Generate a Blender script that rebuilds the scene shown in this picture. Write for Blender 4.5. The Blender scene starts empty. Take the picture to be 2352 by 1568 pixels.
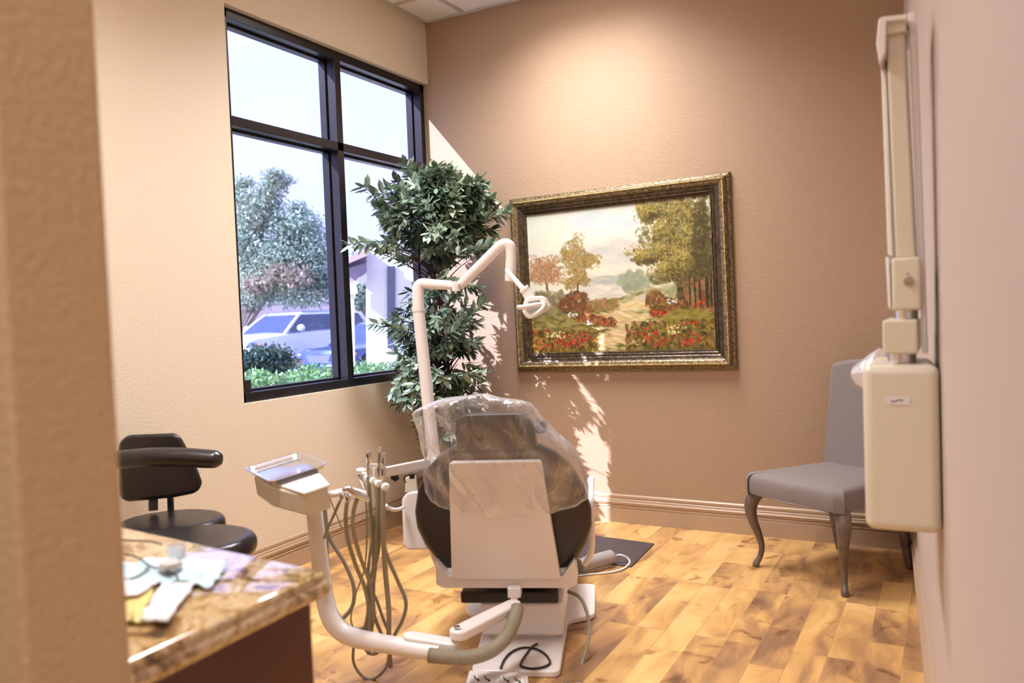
import bpy, bmesh, math, random
import numpy as np
from mathutils import Vector, Matrix, Euler, noise as mnoise
random.seed(7)
rng = np.random.default_rng(11)
C = bpy.context.scene.collection
PI = math.pi
# ------------------------------------------------------------------ camera
CX, CY, FPX, EYE = 1176.0, 784.0, 1843.84, 1.35
va = Vector((2185-CX, 678-CY, FPX)).normalized()
vb = Vector((-2187-CX, 845-CY, FPX)).normalized()
XW = -vb; YW = (va-XW*va.dot(XW)).normalized(); ZW = XW.cross(YW)
R = Matrix((XW, YW, ZW))
CAM = Vector((0, 0, EYE))
def A(px, py, d):                      # point at photograph pixel, d metres along the view axis
    return CAM + (R @ Vector((px-CX, py-CY, FPX)))/FPX*d
def hit(px, py, ax, val):              # same, on a plane of the room
    r = R @ Vector((px-CX, py-CY, FPX)); return CAM + r*((val-CAM[ax])/r[ax])
cd = bpy.data.cameras.new('camera'); cam = bpy.data.objects.new('camera', cd); C.objects.link(cam)
cr = R @ Vector((1, 0, 0)); cu = R @ Vector((0, -1, 0)); cb = R @ Vector((0, 0, -1))
m = Matrix((cr, cu, cb)).transposed().to_4x4(); m.translation = CAM
cam.matrix_world = m
cd.sensor_width = 36; cd.lens = FPX*36/2352; cd.clip_start = .02; cd.clip_end = 300
cd.dof.use_dof = True; cd.dof.focus_distance = 4.7; cd.dof.aperture_fstop = 2.6
bpy.context.scene.camera = cam
sc = bpy.context.scene
sc.view_settings.view_transform = 'Standard'; sc.view_settings.look = 'None'
sc.view_settings.gamma = 1; sc.view_settings.exposure = 0.0; sc.view_settings.use_curve_mapping = False

# ------------------------------------------------------------------ materials
def lin(c):
    return tuple(((v/255)/12.92 if v/255 <= .04045 else (((v/255)+.055)/1.055)**2.4) for v in c)
def newmat(name):
    m = bpy.data.materials.new(name); m.use_nodes = True
    nt = m.node_tree; b = nt.nodes['Principled BSDF']; return m, nt, b
def N(nt, t, **k):
    n = nt.nodes.new(t)
    for a, v in k.items(): setattr(n, a, v)
    return n
def mat(name, col, rough=.5, metal=0, bump=None, var=None, coat=0, spec=.5):
    m, nt, b = newmat(name); c = lin(col)+(1,)
    b.inputs['Base Color'].default_value = c
    b.inputs['Roughness'].default_value = rough; b.inputs['Metallic'].default_value = metal
    b.inputs['Coat Weight'].default_value = coat; b.inputs['Specular IOR Level'].default_value = spec
    tc = N(nt, 'ShaderNodeTexCoord')
    if bump:
        sc_, st, dist = bump
        n = N(nt, 'ShaderNodeTexNoise'); n.inputs['Scale'].default_value = sc_; n.inputs['Detail'].default_value = 3
        bp = N(nt, 'ShaderNodeBump'); bp.inputs['Strength'].default_value = st; bp.inputs['Distance'].default_value = dist
        nt.links.new(tc.outputs['Object'], n.inputs['Vector']); nt.links.new(n.outputs['Fac'], bp.inputs['Height'])
        nt.links.new(bp.outputs['Normal'], b.inputs['Normal'])
    if var:
        sc_, col2 = var
        n = N(nt, 'ShaderNodeTexNoise'); n.inputs['Scale'].default_value = sc_; n.inputs['Detail'].default_value = 6
        r = N(nt, 'ShaderNodeValToRGB'); r.color_ramp.elements[0].position = .38; r.color_ramp.elements[1].position = .62
        r.color_ramp.elements[0].color = c; r.color_ramp.elements[1].color = lin(col2)+(1,)
        nt.links.new(tc.outputs['Object'], n.inputs['Vector']); nt.links.new(n.outputs['Fac'], r.inputs['Fac'])
        nt.links.new(r.outputs['Color'], b.inputs['Base Color'])
    return m
def ramp(nt, stops):
    r = N(nt, 'ShaderNodeValToRGB'); el = r.color_ramp.elements
    while len(el) < len(stops): el.new(.5)
    for e, (p, c) in zip(el, stops): e.position = p; e.color = lin(c)+(1,)
    return r
def wall_mat(name, col):
    m = mat(name, col, .62, bump=(85, .55, .004), spec=.35); return m
M = {}
M['wall_cream'] = wall_mat('wall_cream', (216, 201, 179))
M['wall_tan'] = wall_mat('wall_tan', (168, 141, 115))
M['wall_pink'] = wall_mat('wall_pale', (192, 177, 168))
M['wall_jamb'] = wall_mat('wall_jamb', (203, 172, 134))
M['ceiling'] = mat('ceiling_tile', (242, 239, 235), .9, bump=(220, .5, .002))
M['grid'] = mat('ceiling_grid', (196, 192, 185), .6)
M['base'] = mat('baseboard_paint', (176, 150, 124), .3)
M['frame'] = mat('dark_bronze', (24, 19, 24), .3, spec=.45)
M['plastic'] = mat('white_plastic', (236, 230, 228), .32)
M['plastic_w'] = mat('bright_white_plastic', (234, 231, 228), .25)
M['cream_plastic'] = mat('cream_enamel', (214, 205, 186), .35)
M['hose'] = mat('grey_hose', (150, 142, 122), .45)
M['steel'] = mat('steel', (222, 222, 228), .22, metal=1)
M['chrome'] = mat('chrome', (215, 212, 212), .12, metal=1)
M['blackv'] = mat('black_vinyl', (34, 30, 32), .3, bump=(60, .12, .002), spec=.6)
M['brownv'] = mat('dark_brown_vinyl', (46, 37, 36), .33, bump=(60, .12, .002), spec=.5)
M['dark'] = mat('dark_plastic', (38, 34, 36), .35)
M['hose_light'] = mat('light_grey_casing', (168, 162, 158), .4)
M['mat'] = mat('rubber_mat', (72, 64, 66), .55)
M['greyfab'] = mat('grey_fabric', (128, 118, 114), .85, bump=(500, .5, .001))
M['greywood'] = mat('grey_washed_wood', (112, 96, 86), .3, var=(25, (95, 80, 70)))
M['cabinet'] = mat('cherry_laminate', (88, 44, 28), .35, var=(6, (80, 38, 24)))
M['bib'] = mat('bib_paper', (182, 208, 220), .8, bump=(25, .4, .01))
M['paper'] = mat('white_paper', (222, 219, 220), .7)
M['yellow'] = mat('yellow_film', (222, 200, 120), .4)
M['gold'] = mat('yellow_clip', (190, 160, 40), .4)
M['barkin'] = mat('dark_stem', (78, 48, 42), .7, var=(40, (58, 36, 32)))
M['terracotta'] = mat('basket', (110, 80, 55), .8, bump=(60, .6, .01))
M['soil'] = mat('moss', (70, 60, 40), .95)
M['carw'] = mat('white_car_paint', (232, 230, 238), .25, coat=1)
M['carb'] = mat('blue_car_paint', (62, 78, 140), .25, metal=.3, coat=1)
M['carglass'] = mat('car_glass', (50, 60, 95), .06, spec=1)
M['tyre'] = mat('tyre', (40, 42, 46), .7)
M['rim'] = mat('rim', (170, 172, 178), .25, metal=1)
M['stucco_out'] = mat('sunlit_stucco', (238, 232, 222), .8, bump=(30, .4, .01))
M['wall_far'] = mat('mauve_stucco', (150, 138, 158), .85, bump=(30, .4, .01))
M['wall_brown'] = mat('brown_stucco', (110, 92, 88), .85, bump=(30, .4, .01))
M['asphalt'] = mat('asphalt', (150, 148, 150), .9, bump=(80, .4, .005))
M['barkout'] = mat('tree_bark', (120, 108, 105), .85, bump=(20, .5, .02))
M['rooftile'] = mat('roof_fascia', (176, 150, 140), .8)
M['lampd'] = mat('amber_lens', (240, 170, 140), .2)

def leaf_mat(name, c1, c2, c3, rough=.45, trans=.25, scale=6):
    m, nt, b = newmat(name)
    at = N(nt, 'ShaderNodeAttribute'); at.attribute_name = 'lv'
    r = ramp(nt, [(0, c1), (.55, c2), (1, c3)])
    nt.links.new(at.outputs['Fac'], r.inputs['Fac']); nt.links.new(r.outputs['Color'], b.inputs['Base Color'])
    b.inputs['Roughness'].default_value = rough
    tr = N(nt, 'ShaderNodeBsdfTranslucent'); nt.links.new(r.outputs['Color'], tr.inputs['Color'])
    mx = N(nt, 'ShaderNodeMixShader'); mx.inputs[0].default_value = trans
    nt.links.new(b.outputs[0], mx.inputs[1]); nt.links.new(tr.outputs[0], mx.inputs[2])
    nt.links.new(mx.outputs[0], nt.nodes['Material Output'].inputs['Surface'])
    return m
M['leaf_in'] = leaf_mat('ficus_leaf', (54, 68, 54), (98, 116, 92), (164, 178, 152), .36, .22)
M['leaf_tree'] = leaf_mat('olive_leaf', (116, 142, 130), (166, 186, 166), (212, 214, 198), .5, .3)
M['leaf_bush'] = leaf_mat('bush_leaf', (46, 74, 70), (66, 96, 84), (92, 122, 100), .5, .2)
M['leaf_hedge'] = leaf_mat('hedge_leaf', (86, 130, 84), (126, 166, 110), (176, 200, 140), .5, .3)
M['leaf_dry'] = leaf_mat('dry_leaf', (150, 138, 126), (176, 164, 146), (196, 186, 168), .6, .3)

def glass_mat(name, tint, refl=.5, rough=0.0):
    m, nt, b = newmat(name); nt.nodes.remove(b)
    t = N(nt, 'ShaderNodeBsdfTransparent'); t.inputs['Color'].default_value = tint+(1,)
    g = N(nt, 'ShaderNodeBsdfGlossy'); g.inputs['Roughness'].default_value = rough
    f = N(nt, 'ShaderNodeLayerWeight'); f.inputs['Blend'].default_value = .5
    pw = N(nt, 'ShaderNodeMath', operation='POWER'); pw.inputs[1].default_value = 5; nt.links.new(f.outputs['Facing'], pw.inputs[0])
    mu = N(nt, 'ShaderNodeMath', operation='MULTIPLY_ADD'); mu.inputs[1].default_value = .9*refl; mu.inputs[2].default_value = .035*refl
    mx = N(nt, 'ShaderNodeMixShader')
    nt.links.new(pw.outputs[0], mu.inputs[0]); nt.links.new(mu.outputs[0], mx.inputs[0])
    nt.links.new(t.outputs[0], mx.inputs[1]); nt.links.new(g.outputs[0], mx.inputs[2])
    nt.links.new(mx.outputs[0], nt.nodes['Material Output'].inputs['Surface']); return m
M['glass'] = glass_mat('window_glass', (.90, .92, 1.0), 1.0)

def film_mat(name, cover, tint=(.93, .91, .95)):
    m, nt, b = newmat(name)
    b.inputs['Base Color'].default_value = tint+(1,); b.inputs['Roughness'].default_value = .22
    tc = N(nt, 'ShaderNodeTexCoord'); mp = N(nt, 'ShaderNodeMapping'); mp.inputs['Rotation'].default_value = (.1, .5, .2); mp.inputs['Scale'].default_value = (1.5, 1.5, .45)
    n = N(nt, 'ShaderNodeTexNoise'); n.inputs['Scale'].default_value = 9; n.inputs['Detail'].default_value = 3; n.inputs['Distortion'].default_value = .8
    bp = N(nt, 'ShaderNodeBump'); bp.inputs['Strength'].default_value = 1.0; bp.inputs['Distance'].default_value = .026
    nt.links.new(tc.outputs['Object'], mp.inputs[0]); nt.links.new(mp.outputs[0], n.inputs['Vector']); nt.links.new(n.outputs['Fac'], bp.inputs['Height'])
    nt.links.new(bp.outputs[0], b.inputs['Normal'])
    gl = N(nt, 'ShaderNodeBsdfGlossy'); gl.inputs['Roughness'].default_value = .1; nt.links.new(bp.outputs[0], gl.inputs['Normal'])
    t = N(nt, 'ShaderNodeBsdfTransparent')
    lw = N(nt, 'ShaderNodeLayerWeight'); lw.inputs['Blend'].default_value = .32; nt.links.new(bp.outputs[0], lw.inputs['Normal'])
    mr = N(nt, 'ShaderNodeMapRange'); mr.inputs['To Min'].default_value = cover; mr.inputs['To Max'].default_value = min(1, cover+.7)
    nt.links.new(lw.outputs['Facing'], mr.inputs['Value'])
    mx = N(nt, 'ShaderNodeMixShader'); nt.links.new(mr.outputs[0], mx.inputs[0])
    nt.links.new(t.outputs[0], mx.inputs[1]); nt.links.new(b.outputs[0], mx.inputs[2])
    m2 = N(nt, 'ShaderNodeMixShader'); mg = N(nt, 'ShaderNodeMapRange'); mg.inputs['To Min'].default_value = .035; mg.inputs['To Max'].default_value = .5
    nt.links.new(lw.outputs['Facing'], mg.inputs['Value']); nt.links.new(mg.outputs[0], m2.inputs[0])
    nt.links.new(mx.outputs[0], m2.inputs[1]); nt.links.new(gl.outputs[0], m2.inputs[2])
    nt.links.new(m2.outputs[0], nt.nodes['Material Output'].inputs['Surface']); return m
M['film'] = film_mat('clear_film', .07)
M['film2'] = film_mat('cloudy_film', .5)

def floor_mat():
    m, nt, b = newmat('hickory_planks'); L = nt.links.new
    tc = N(nt, 'ShaderNodeTexCoord')
    mp = N(nt, 'ShaderNodeMapping'); mp.inputs['Rotation'].default_value = (0, 0, PI/2); L(tc.outputs['Object'], mp.inputs[0])
    br = N(nt, 'ShaderNodeTexBrick'); br.offset = .37; br.offset_frequency = 1; br.squash = .62; br.squash_frequency = 3
    for k, v in dict(Scale=1, **{'Brick Width': .62, 'Row Height': .127, 'Mortar Size': .0012, 'Mortar Smooth': .3, 'Bias': 0}).items(): br.inputs[k].default_value = v
    br.inputs['Color1'].default_value = (0, 0, 0, 1); br.inputs['Color2'].default_value = (1, 1, 1, 1); br.inputs['Mortar'].default_value = (.5, .5, .5, 1)
    L(mp.outputs[0], br.inputs['Vector'])
    # grain coordinates shifted per plank
    ad = N(nt, 'ShaderNodeVectorMath', operation='MULTIPLY_ADD'); ad.inputs[1].default_value = (37, 53, 19)
    L(br.outputs['Color'], ad.inputs[0]); L(mp.outputs[0], ad.inputs[2])
    st = N(nt, 'ShaderNodeMapping'); st.inputs['Scale'].default_value = (1.0, 2.6, 1); L(ad.outputs[0], st.inputs[0])
    n1 = N(nt, 'ShaderNodeTexNoise'); n1.inputs['Scale'].default_value = 1.9; n1.inputs['Detail'].default_value = 5; n1.inputs['Distortion'].default_value = 1.0; n1.inputs['Roughness'].default_value = .55
    L(st.outputs[0], n1.inputs['Vector'])
    # ring-like figure
    n2 = N(nt, 'ShaderNodeTexNoise'); n2.inputs['Scale'].default_value = 2.2; n2.inputs['Detail'].default_value = 2; n2.inputs['Distortion'].default_value = .6
    L(st.outputs[0], n2.inputs['Vector'])
    mu = N(nt, 'ShaderNodeMath', operation='MULTIPLY'); mu.inputs[1].default_value = 26; L(n2.outputs['Fac'], mu.inputs[0])
    sn = N(nt, 'ShaderNodeMath', operation='SINE'); L(mu.outputs[0], sn.inputs[0])
    # tone = per plank random + noise
    a1 = N(nt, 'ShaderNodeMath', operation='MULTIPLY'); a1.inputs[1].default_value = .27; L(br.outputs['Color'], a1.inputs[0])
    a2 = N(nt, 'ShaderNodeMath', operation='MULTIPLY_ADD'); a2.inputs[1].default_value = 1.15; L(n1.outputs['Fac'], a2.inputs[0]); L(a1.outputs[0], a2.inputs[2])
    a3 = N(nt, 'ShaderNodeMath', operation='MULTIPLY_ADD'); a3.inputs[1].default_value = .03; L(sn.outputs[0], a3.inputs[0]); L(a2.outputs[0], a3.inputs[2])
    r = ramp(nt, [(.50, (224, 182, 118)), (.70, (206, 160, 98)), (.86, (172, 130, 86)), (1.0, (140, 104, 76))])
    L(a3.outputs[0], r.inputs['Fac'])
    # knots and dark veins
    n3 = N(nt, 'ShaderNodeTexNoise'); n3.inputs['Scale'].default_value = 3.6; n3.inputs['Detail'].default_value = 5; n3.inputs['Distortion'].default_value = 2.2
    L(ad.outputs[0], n3.inputs['Vector'])
    r3 = ramp(nt, [(.60, (255, 255, 255)), (.68, (168, 140, 130)), (.74, (140, 112, 106)), (.8, (180, 150, 140))]); L(n3.outputs['Fac'], r3.inputs['Fac'])
    mx = N(nt, 'ShaderNodeMix', data_type='RGBA', blend_type='MULTIPLY'); mx.inputs[0].default_value = .7
    L(r.outputs['Color'], mx.inputs[6]); L(r3.outputs['Color'], mx.inputs[7])
    m2 = N(nt, 'ShaderNodeMix', data_type='RGBA'); m2.inputs[7].default_value = lin((120, 84, 60))+(1,)
    mf = N(nt, 'ShaderNodeMath', operation='MULTIPLY'); mf.inputs[1].default_value = .45; L(br.outputs['Fac'], mf.inputs[0])
    L(mf.outputs[0], m2.inputs[0]); L(mx.outputs[2], m2.inputs[6]); L(m2.outputs[2], b.inputs['Base Color'])
    b.inputs['Roughness'].default_value = .3
    return m
M['floor'] = floor_mat()

def granite_mat():
    m, nt, b = newmat('granite'); L = nt.links.new
    tc = N(nt, 'ShaderNodeTexCoord')
    n = N(nt, 'ShaderNodeTexNoise'); n.inputs['Scale'].default_value = 16; n.inputs['Detail'].default_value = 8; n.inputs['Distortion'].default_value = 1.0; n.inputs['Roughness'].default_value = .65
    L(tc.outputs['Object'], n.inputs['Vector'])
    r = ramp(nt, [(.34, (70, 52, 38)), (.42, (150, 112, 62)), (.48, (198, 168, 118)), (.56, (222, 202, 168)), (.64, (176, 140, 88)), (.72, (84, 64, 48))])
    L(n.outputs['Fac'], r.inputs['Fac'])
    v = N(nt, 'ShaderNodeTexVoronoi'); v.inputs['Scale'].default_value = 95; L(tc.outputs['Object'], v.inputs['Vector'])
    r2 = ramp(nt, [(0, (120, 98, 80)), (.35, (230, 220, 205)), (1, (255, 250, 240))]); L(v.outputs['Distance'], r2.inputs['Fac'])
    mx = N(nt, 'ShaderNodeMix', data_type='RGBA', blend_type='MULTIPLY'); mx.inputs[0].default_value = .7
    L(r.outputs['Color'], mx.inputs[6]); L(r2.outputs['Color'], mx.inputs[7]); L(mx.outputs[2], b.inputs['Base Color'])
    b.inputs['Roughness'].default_value = .07; b.inputs['Specular IOR Level'].default_value = 1.0; b.inputs['Coat Weight'].default_value = .8; b.inputs['Coat Roughness'].default_value = .03; return m
M['granite'] = granite_mat()

def frame_mat(name, c1, c2, scale, met):
    m = mat(name, c1, .34, metal=met, bump=(scale*1.3, .8, .004), var=(scale, c2)); return m
M['pframe'] = frame_mat('antique_bronze', (92, 76, 54), (150, 134, 102), 90, .55)
M['pdark'] = frame_mat('dark_bronze_cove', (58, 46, 34), (88, 72, 52), 40, .4)
M['pgold'] = frame_mat('gold_rope', (168, 138, 78), (206, 182, 124), 60, .7)

def emit(name, col, s):
    m, nt, b = newmat(name); b.inputs['Base Color'].default_value = (1, 1, 1, 1)
    b.inputs['Emission Color'].default_value = col+(1,); b.inputs['Emission Strength'].default_value = s; return m
M['diffuser'] = emit('lit_diffuser', (1.0, .95, .88), 5.0)

# ------------------------------------------------------------------ mesh helper
class MB:
    def __init__(s, xf=None): s.v = []; s.f = []; s.sm = []; s.xf = xf; s.lv = None
    def add(s, vs, fs, smooth=False, xf=None):
        o = len(s.v)
        for p in vs:
            p = Vector(p)
            if xf is not None: p = xf @ p
            if s.xf is not None: p = s.xf @ p
            s.v.append(p)
        for f in fs: s.f.append(tuple(i+o for i in f)); s.sm.append(smooth)
        return s
    def box(s, lo, hi, xf=None):
        x0, y0, z0 = lo; x1, y1, z1 = hi
        vs = [(x0,y0,z0),(x1,y0,z0),(x1,y1,z0),(x0,y1,z0),(x0,y0,z1),(x1,y0,z1),(x1,y1,z1),(x0,y1,z1)]
        return s.add(vs, [(0,3,2,1),(4,5,6,7),(0,1,5,4),(1,2,6,5),(2,3,7,6),(3,0,4,7)], False, xf)
    def loft(s, rings, closed=True, caps=True, smooth=True, xf=None):
        n = len(rings[0]); vs = [p for r in rings for p in r]; fs = []
        for i in range(len(rings)-1):
            for j in range(n if closed else n-1):
                a = i*n+j; b = i*n+(j+1) % n; fs.append((a, b, b+n, a+n))
        if caps and closed: fs.append(tuple(range(n-1, -1, -1))); fs.append(tuple((len(rings)-1)*n+j for j in range(n)))
        return s.add(vs, fs, smooth, xf)
    def tube(s, pts, r, n=12, sub=0, xf=None, caps=True, ridge=0):
        pts = [Vector(p) for p in pts]
        if sub:
            rr = r if isinstance(r, (list, tuple)) else [r]*len(pts); q = []; q2 = []
            for i in range(len(pts)-1):
                p0 = pts[max(i-1, 0)]; p1 = pts[i]; p2 = pts[i+1]; p3 = pts[min(i+2, len(pts)-1)]
                for k in range(sub):
                    t = k/sub
                    q.append(.5*((2*p1)+(-p0+p2)*t+(2*p0-5*p1+4*p2-p3)*t*t+(-p0+3*p1-3*p2+p3)*t**3)); q2.append(rr[i]*(1-t)+rr[i+1]*t)
            q.append(pts[-1]); q2.append(rr[-1]); pts = q; r = q2
        if not isinstance(r, (list, tuple)): r = [r]*len(pts)
        if ridge: r = [x*(1+ridge*(i % 2)) for i, x in enumerate(r)]
        rings = []; up = None
        for i, p in enumerate(pts):
            t = (pts[min(i+1, len(pts)-1)]-pts[max(i-1, 0)]).normalized()
            if up is None:
                up = Vector((0, 0, 1)) if abs(t.z) < .9 else Vector((1, 0, 0))
            a = t.cross(up).normalized(); up = a.cross(t).normalized()
            rings.append([p+a*math.cos(2*PI*k/n)*r[i]+up*math.sin(2*PI*k/n)*r[i] for k in range(n)])
        return s.loft(rings, True, caps, True, xf)
    def lathe(s, prof, o=(0,0,0), axis=(0,0,1), n=24, xf=None):
        ax = Vector(axis).normalized(); t = Vector((1,0,0)) if abs(ax.x) < .9 else Vector((0,1,0))
        a = ax.cross(t).normalized(); b = ax.cross(a); o = Vector(o)
        rings = [[o+ax*z+(a*math.cos(2*PI*k/n)+b*math.sin(2*PI*k/n))*max(r, 1e-4) for k in range(n)] for r, z in prof]
        return s.loft(rings, True, True, True, xf)
    def ell(s, c, r, n=16, xf=None, rot=None):
        rings = []; c = Vector(c)
        for i in range(n//2+1):
            th = PI*i/(n//2)
            ring = []
            for k in range(n):
                p = Vector((r[0]*max(math.sin(th), 1e-3)*math.cos(2*PI*k/n), r[1]*max(math.sin(th), 1e-3)*math.sin(2*PI*k/n), r[2]*math.cos(th)))
                if rot is not None: p = rot @ p
                ring.append(c+p)
            rings.append(ring)
        return s.loft(rings[::-1], True, True, True, xf)
    def prism(s, out, a, b, xf=None, plane='xz'):      # outline swept from a to b on the missing axis
        def P(u, v, w): return {'xz': (u, w, v), 'xy': (u, v, w), 'yz': (w, u, v)}[plane]
        return s.loft([[P(u, v, a) for u, v in out], [P(u, v, b) for u, v in out]], True, True, False, xf)
LOC = {}
def finish(mb, name, m, loc, parent=None, bevel=0, seg=3, sharp=40, subsurf=0, solid=0):
    me = bpy.data.meshes.new(name)
    me.from_pydata([tuple(Vector(v)-loc) for v in mb.v], [], mb.f)
    me.polygons.foreach_set('use_smooth', [True]*len(me.polygons) if (any(mb.sm) or bevel or subsurf) else [False]*len(me.polygons))
    if mb.lv is not None:
        at = me.attributes.new('lv', 'FLOAT', 'POINT'); at.data.foreach_set('value', mb.lv)
    bm = bmesh.new(); bm.from_mesh(me)
    if len(bm.faces) < 60000: bmesh.ops.recalc_face_normals(bm, faces=bm.faces)
    bm.to_mesh(me); bm.free()
    if any(mb.sm) or bevel: me.set_sharp_from_angle(angle=math.radians(sharp))
    me.materials.append(m)
    o = bpy.data.objects.new(name, me); C.objects.link(o)
    if parent is None: o.location = loc
    else: o.parent = parent
    LOC[o] = loc
    if solid:
        b = o.modifiers.new('solid', 'SOLIDIFY'); b.thickness = solid; b.offset = 0
    if bevel:
        b = o.modifiers.new('bevel', 'BEVEL'); b.width = bevel; b.segments = seg; b.limit_method = 'ANGLE'; b.angle_limit = math.radians(30); b.harden_normals = False
    if subsurf:
        b = o.modifiers.new('sub', 'SUBSURF'); b.levels = subsurf; b.render_levels = subsurf
    return o
def basepoint(mb):
    xs = [v.x for v in mb.v]; ys = [v.y for v in mb.v]; zs = [v.z for v in mb.v]
    return Vector(((min(xs)+max(xs))/2, (min(ys)+max(ys))/2, min(zs)))
def tag(o, label=None, cat=None, group=None, kind=None):
    if label: o['label'] = label
    if cat: o['category'] = cat
    if group: o['group'] = group
    if kind: o['kind'] = kind
    return o
def single(name, mb, m, label, cat, group=None, kind=None, **k):
    return tag(finish(mb, name, m, basepoint(mb), **k), label, cat, group, kind)
def struct(name, mb, m, parent=None, **k):
    o = finish(mb, name, m, LOC[parent] if parent else basepoint(mb), parent, **k)
    if not parent: o['kind'] = 'structure'
    return o
def thing(name, label, cat, loc, group=None):
    o = bpy.data.objects.new(name, None); C.objects.link(o); o.location = Vector(loc); o.empty_display_size = .05
    LOC[o] = Vector(loc); return tag(o, label, cat, group)
def part(name, mb, m, parent, label=None, **k):
    o = finish(mb, name, m, LOC[parent], parent, **k)
    if label: o['label'] = label
    return o
def dup(root, loc, label=None, group=None, rot=None):
    r = root.copy(); C.objects.link(r); r.location = Vector(loc); LOC[r] = Vector(loc)
    if rot is not None: r.rotation_euler = rot
    if label: r['label'] = label
    if group: r['group'] = group
    for ch in list(root.children):
        c = ch.copy(); C.objects.link(c); c.parent = r
        for g in list(ch.children):
            d = g.copy(); C.objects.link(d); d.parent = c
    return r
def frame_at(o, deg): return Matrix.Translation(Vector(o)) @ Matrix.Rotation(math.radians(deg), 4, 'Z')

# ------------------------------------------------------------------ the setting
WX, BY, CZ = -3.18, 4.719, 3.375
def rwx(y): return .113-.065*y
struct('floor', MB().box((-3.5, -1.5, -.1), (.6, BY+.2, 0)), M['floor'])
cl = struct('ceiling', MB().box((-3.5, -1.5, CZ+.012), (-2.25, BY+.2, CZ+.15)).box((-1.64, -1.5, CZ+.012), (.6, BY+.2, CZ+.15))
            .box((-2.25, 4.33, CZ+.012), (-1.64, BY+.2, CZ+.15)).box((-2.25, 1.89, CZ+.012), (-1.64, 3.11, CZ+.15)).box((-2.25, -1.5, CZ+.012), (-1.64, .67, CZ+.15)), M['ceiling'])
g = MB()
for k in range(-1, 6):
    x = -2.86+.61*k; g.box((x-.012, -1.3, CZ), (x+.012, BY, CZ+.012))
for k in range(0, 10):
    y = 4.33-.61*k
    if k % 2 == 0 and abs(y) >= 0: g.box((WX, y-.012, CZ-.0005), (.4, y+.012, CZ+.0115))
g.box((WX, BY-.02, CZ-.001), (.3, BY, CZ+.011)).box((WX, -.5, CZ-.001), (WX+.02, BY, CZ+.011))
struct('ceiling_grid', g, M['grid'])
struct('wall_back', MB().box((-3.345, BY, 0), (.2, BY+.15, CZ+.1)), M['wall_tan'])
# window wall with opening
OY0, OY1, OZ0, OZ1 = 2.925, BY, .932, 2.957
w = MB().box((WX-.165, -1.3, 0), (WX, OY0, CZ+.1)).box((WX-.165, OY0, 0), (WX, OY1, OZ0)).box((WX-.165, OY0, OZ1), (WX, OY1, CZ+.1))
struct('wall_left', w, M['wall_cream'])
# right wall, slightly out of square
n_ = Vector((1, .065, 0)).normalized()
def rw(y, off, z): return Vector((rwx(y)+off, y, z))
w = MB().loft([[rw(.15, 0, 0), rw(BY+.1, 0, 0), rw(BY+.1, .25, 0), rw(.15, .25, 0)], [rw(.15, 0, CZ+.1), rw(BY+.1, 0, CZ+.1), rw(BY+.1, .25, CZ+.1), rw(.15, .25, CZ+.1)]], smooth=False)
struct('wall_right', w, M['wall_pink'])
JX, JY0, JY1 = -.853, .474, .596
struct('wall_front', MB().box((WX, JY0, 0), (JX, JY1, CZ+.1)), M['wall_jamb'], bevel=.008)
struct('wall_hall', MB().box((-3.3, -1.5, 0), (.75, -1.3, CZ+.1)).box((.55, -1.3, 0), (.75, .15, CZ+.1)), M['wall_cream'])

# baseboards: stepped profile swept along the wall
BP = [(0, 0), (.016, 0), (.016, .088), (.013, .094), (.018, .098), (.018, .106), (.014, .110), (.021, .118), (.024, .130), (.018, .138), (.018, .146), (.010, .152), (.013, .158), (.013, .170), (.006, .176), (0, .178)]
def baseboard(name, a, b, nrm, m):
    a = Vector(a); b = Vector(b); nrm = Vector(nrm)
    struct(name, MB().loft([[a+nrm*u+Vector((0,0,v)) for u, v in BP], [b+nrm*u+Vector((0,0,v)) for u, v in BP]], smooth=False), m)
baseboard('baseboard_back', (WX, BY, 0), (rwx(BY), BY, 0), (0, -1, 0), M['base'])
baseboard('baseboard_left', (WX, JY1, 0), (WX, BY, 0), (1, 0, 0), M['base'])
baseboard('baseboard_right', rw(.2, 0, 0), rw(BY, 0, 0), (-1, 0, 0), M['base'])

# window
FX = -3.22; FD = .085
wf = MB()
def fb(y0, y1, z0, z1, x1=FX, x0=FX-FD): return wf.box((x0, y0, z0), (x1, y1, z1))
fb(OY0, OY1, OZ0, OZ0+.05); fb(OY0, OY1, OZ1-.05, OZ1); fb(OY0, OY0+.05, OZ0, OZ1); fb(OY1-.045, OY1, OZ0, OZ1)
fb(3.785, 3.84, OZ0+.05, OZ1-.05); fb(OY0+.05, OY1-.045, 2.362, 2.412)
# outer stops that hold the glass
for (y0, y1) in ((OY0+.05, 3.785), (3.84, OY1-.045)):
    for (z0, z1) in ((OZ0+.05, 2.362), (2.412, OZ1-.05)):
        t = .012; X0, X1 = FX-FD-.03, FX-FD+.02
        wf.box((X0, y0, z0), (X1, y1, z0+t)).box((X0, y0, z1-t), (X1, y1, z1)).box((X0, y0, z0+t), (X1, y0+t, z1-t)).box((X0, y1-t, z0+t), (X1, y1, z1-t))
wo = struct('window_1', wf, M['frame'], bevel=.002)
for (y0, y1) in ((OY0+.05, 3.785), (3.84, OY1-.045)):
    for (z0, z1) in ((OZ0+.05, 2.362), (2.412, OZ1-.05)):
        struct('window_pane', MB().box((FX-FD-.008, y0+.005, z0+.005), (FX-FD-.002, y1-.005, z1-.005)), M['glass'], wo)
p = hit(557, 899, 0, FX-.03)
single('window_sensor', MB().box((FX-.06, OY0+.052, OZ0+.0505), (FX-.025, OY0+.115, OZ0+.115)), M['dark'], 'small dark brown box standing on the window sill in its lower left corner', 'sensor', bevel=.003)

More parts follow.
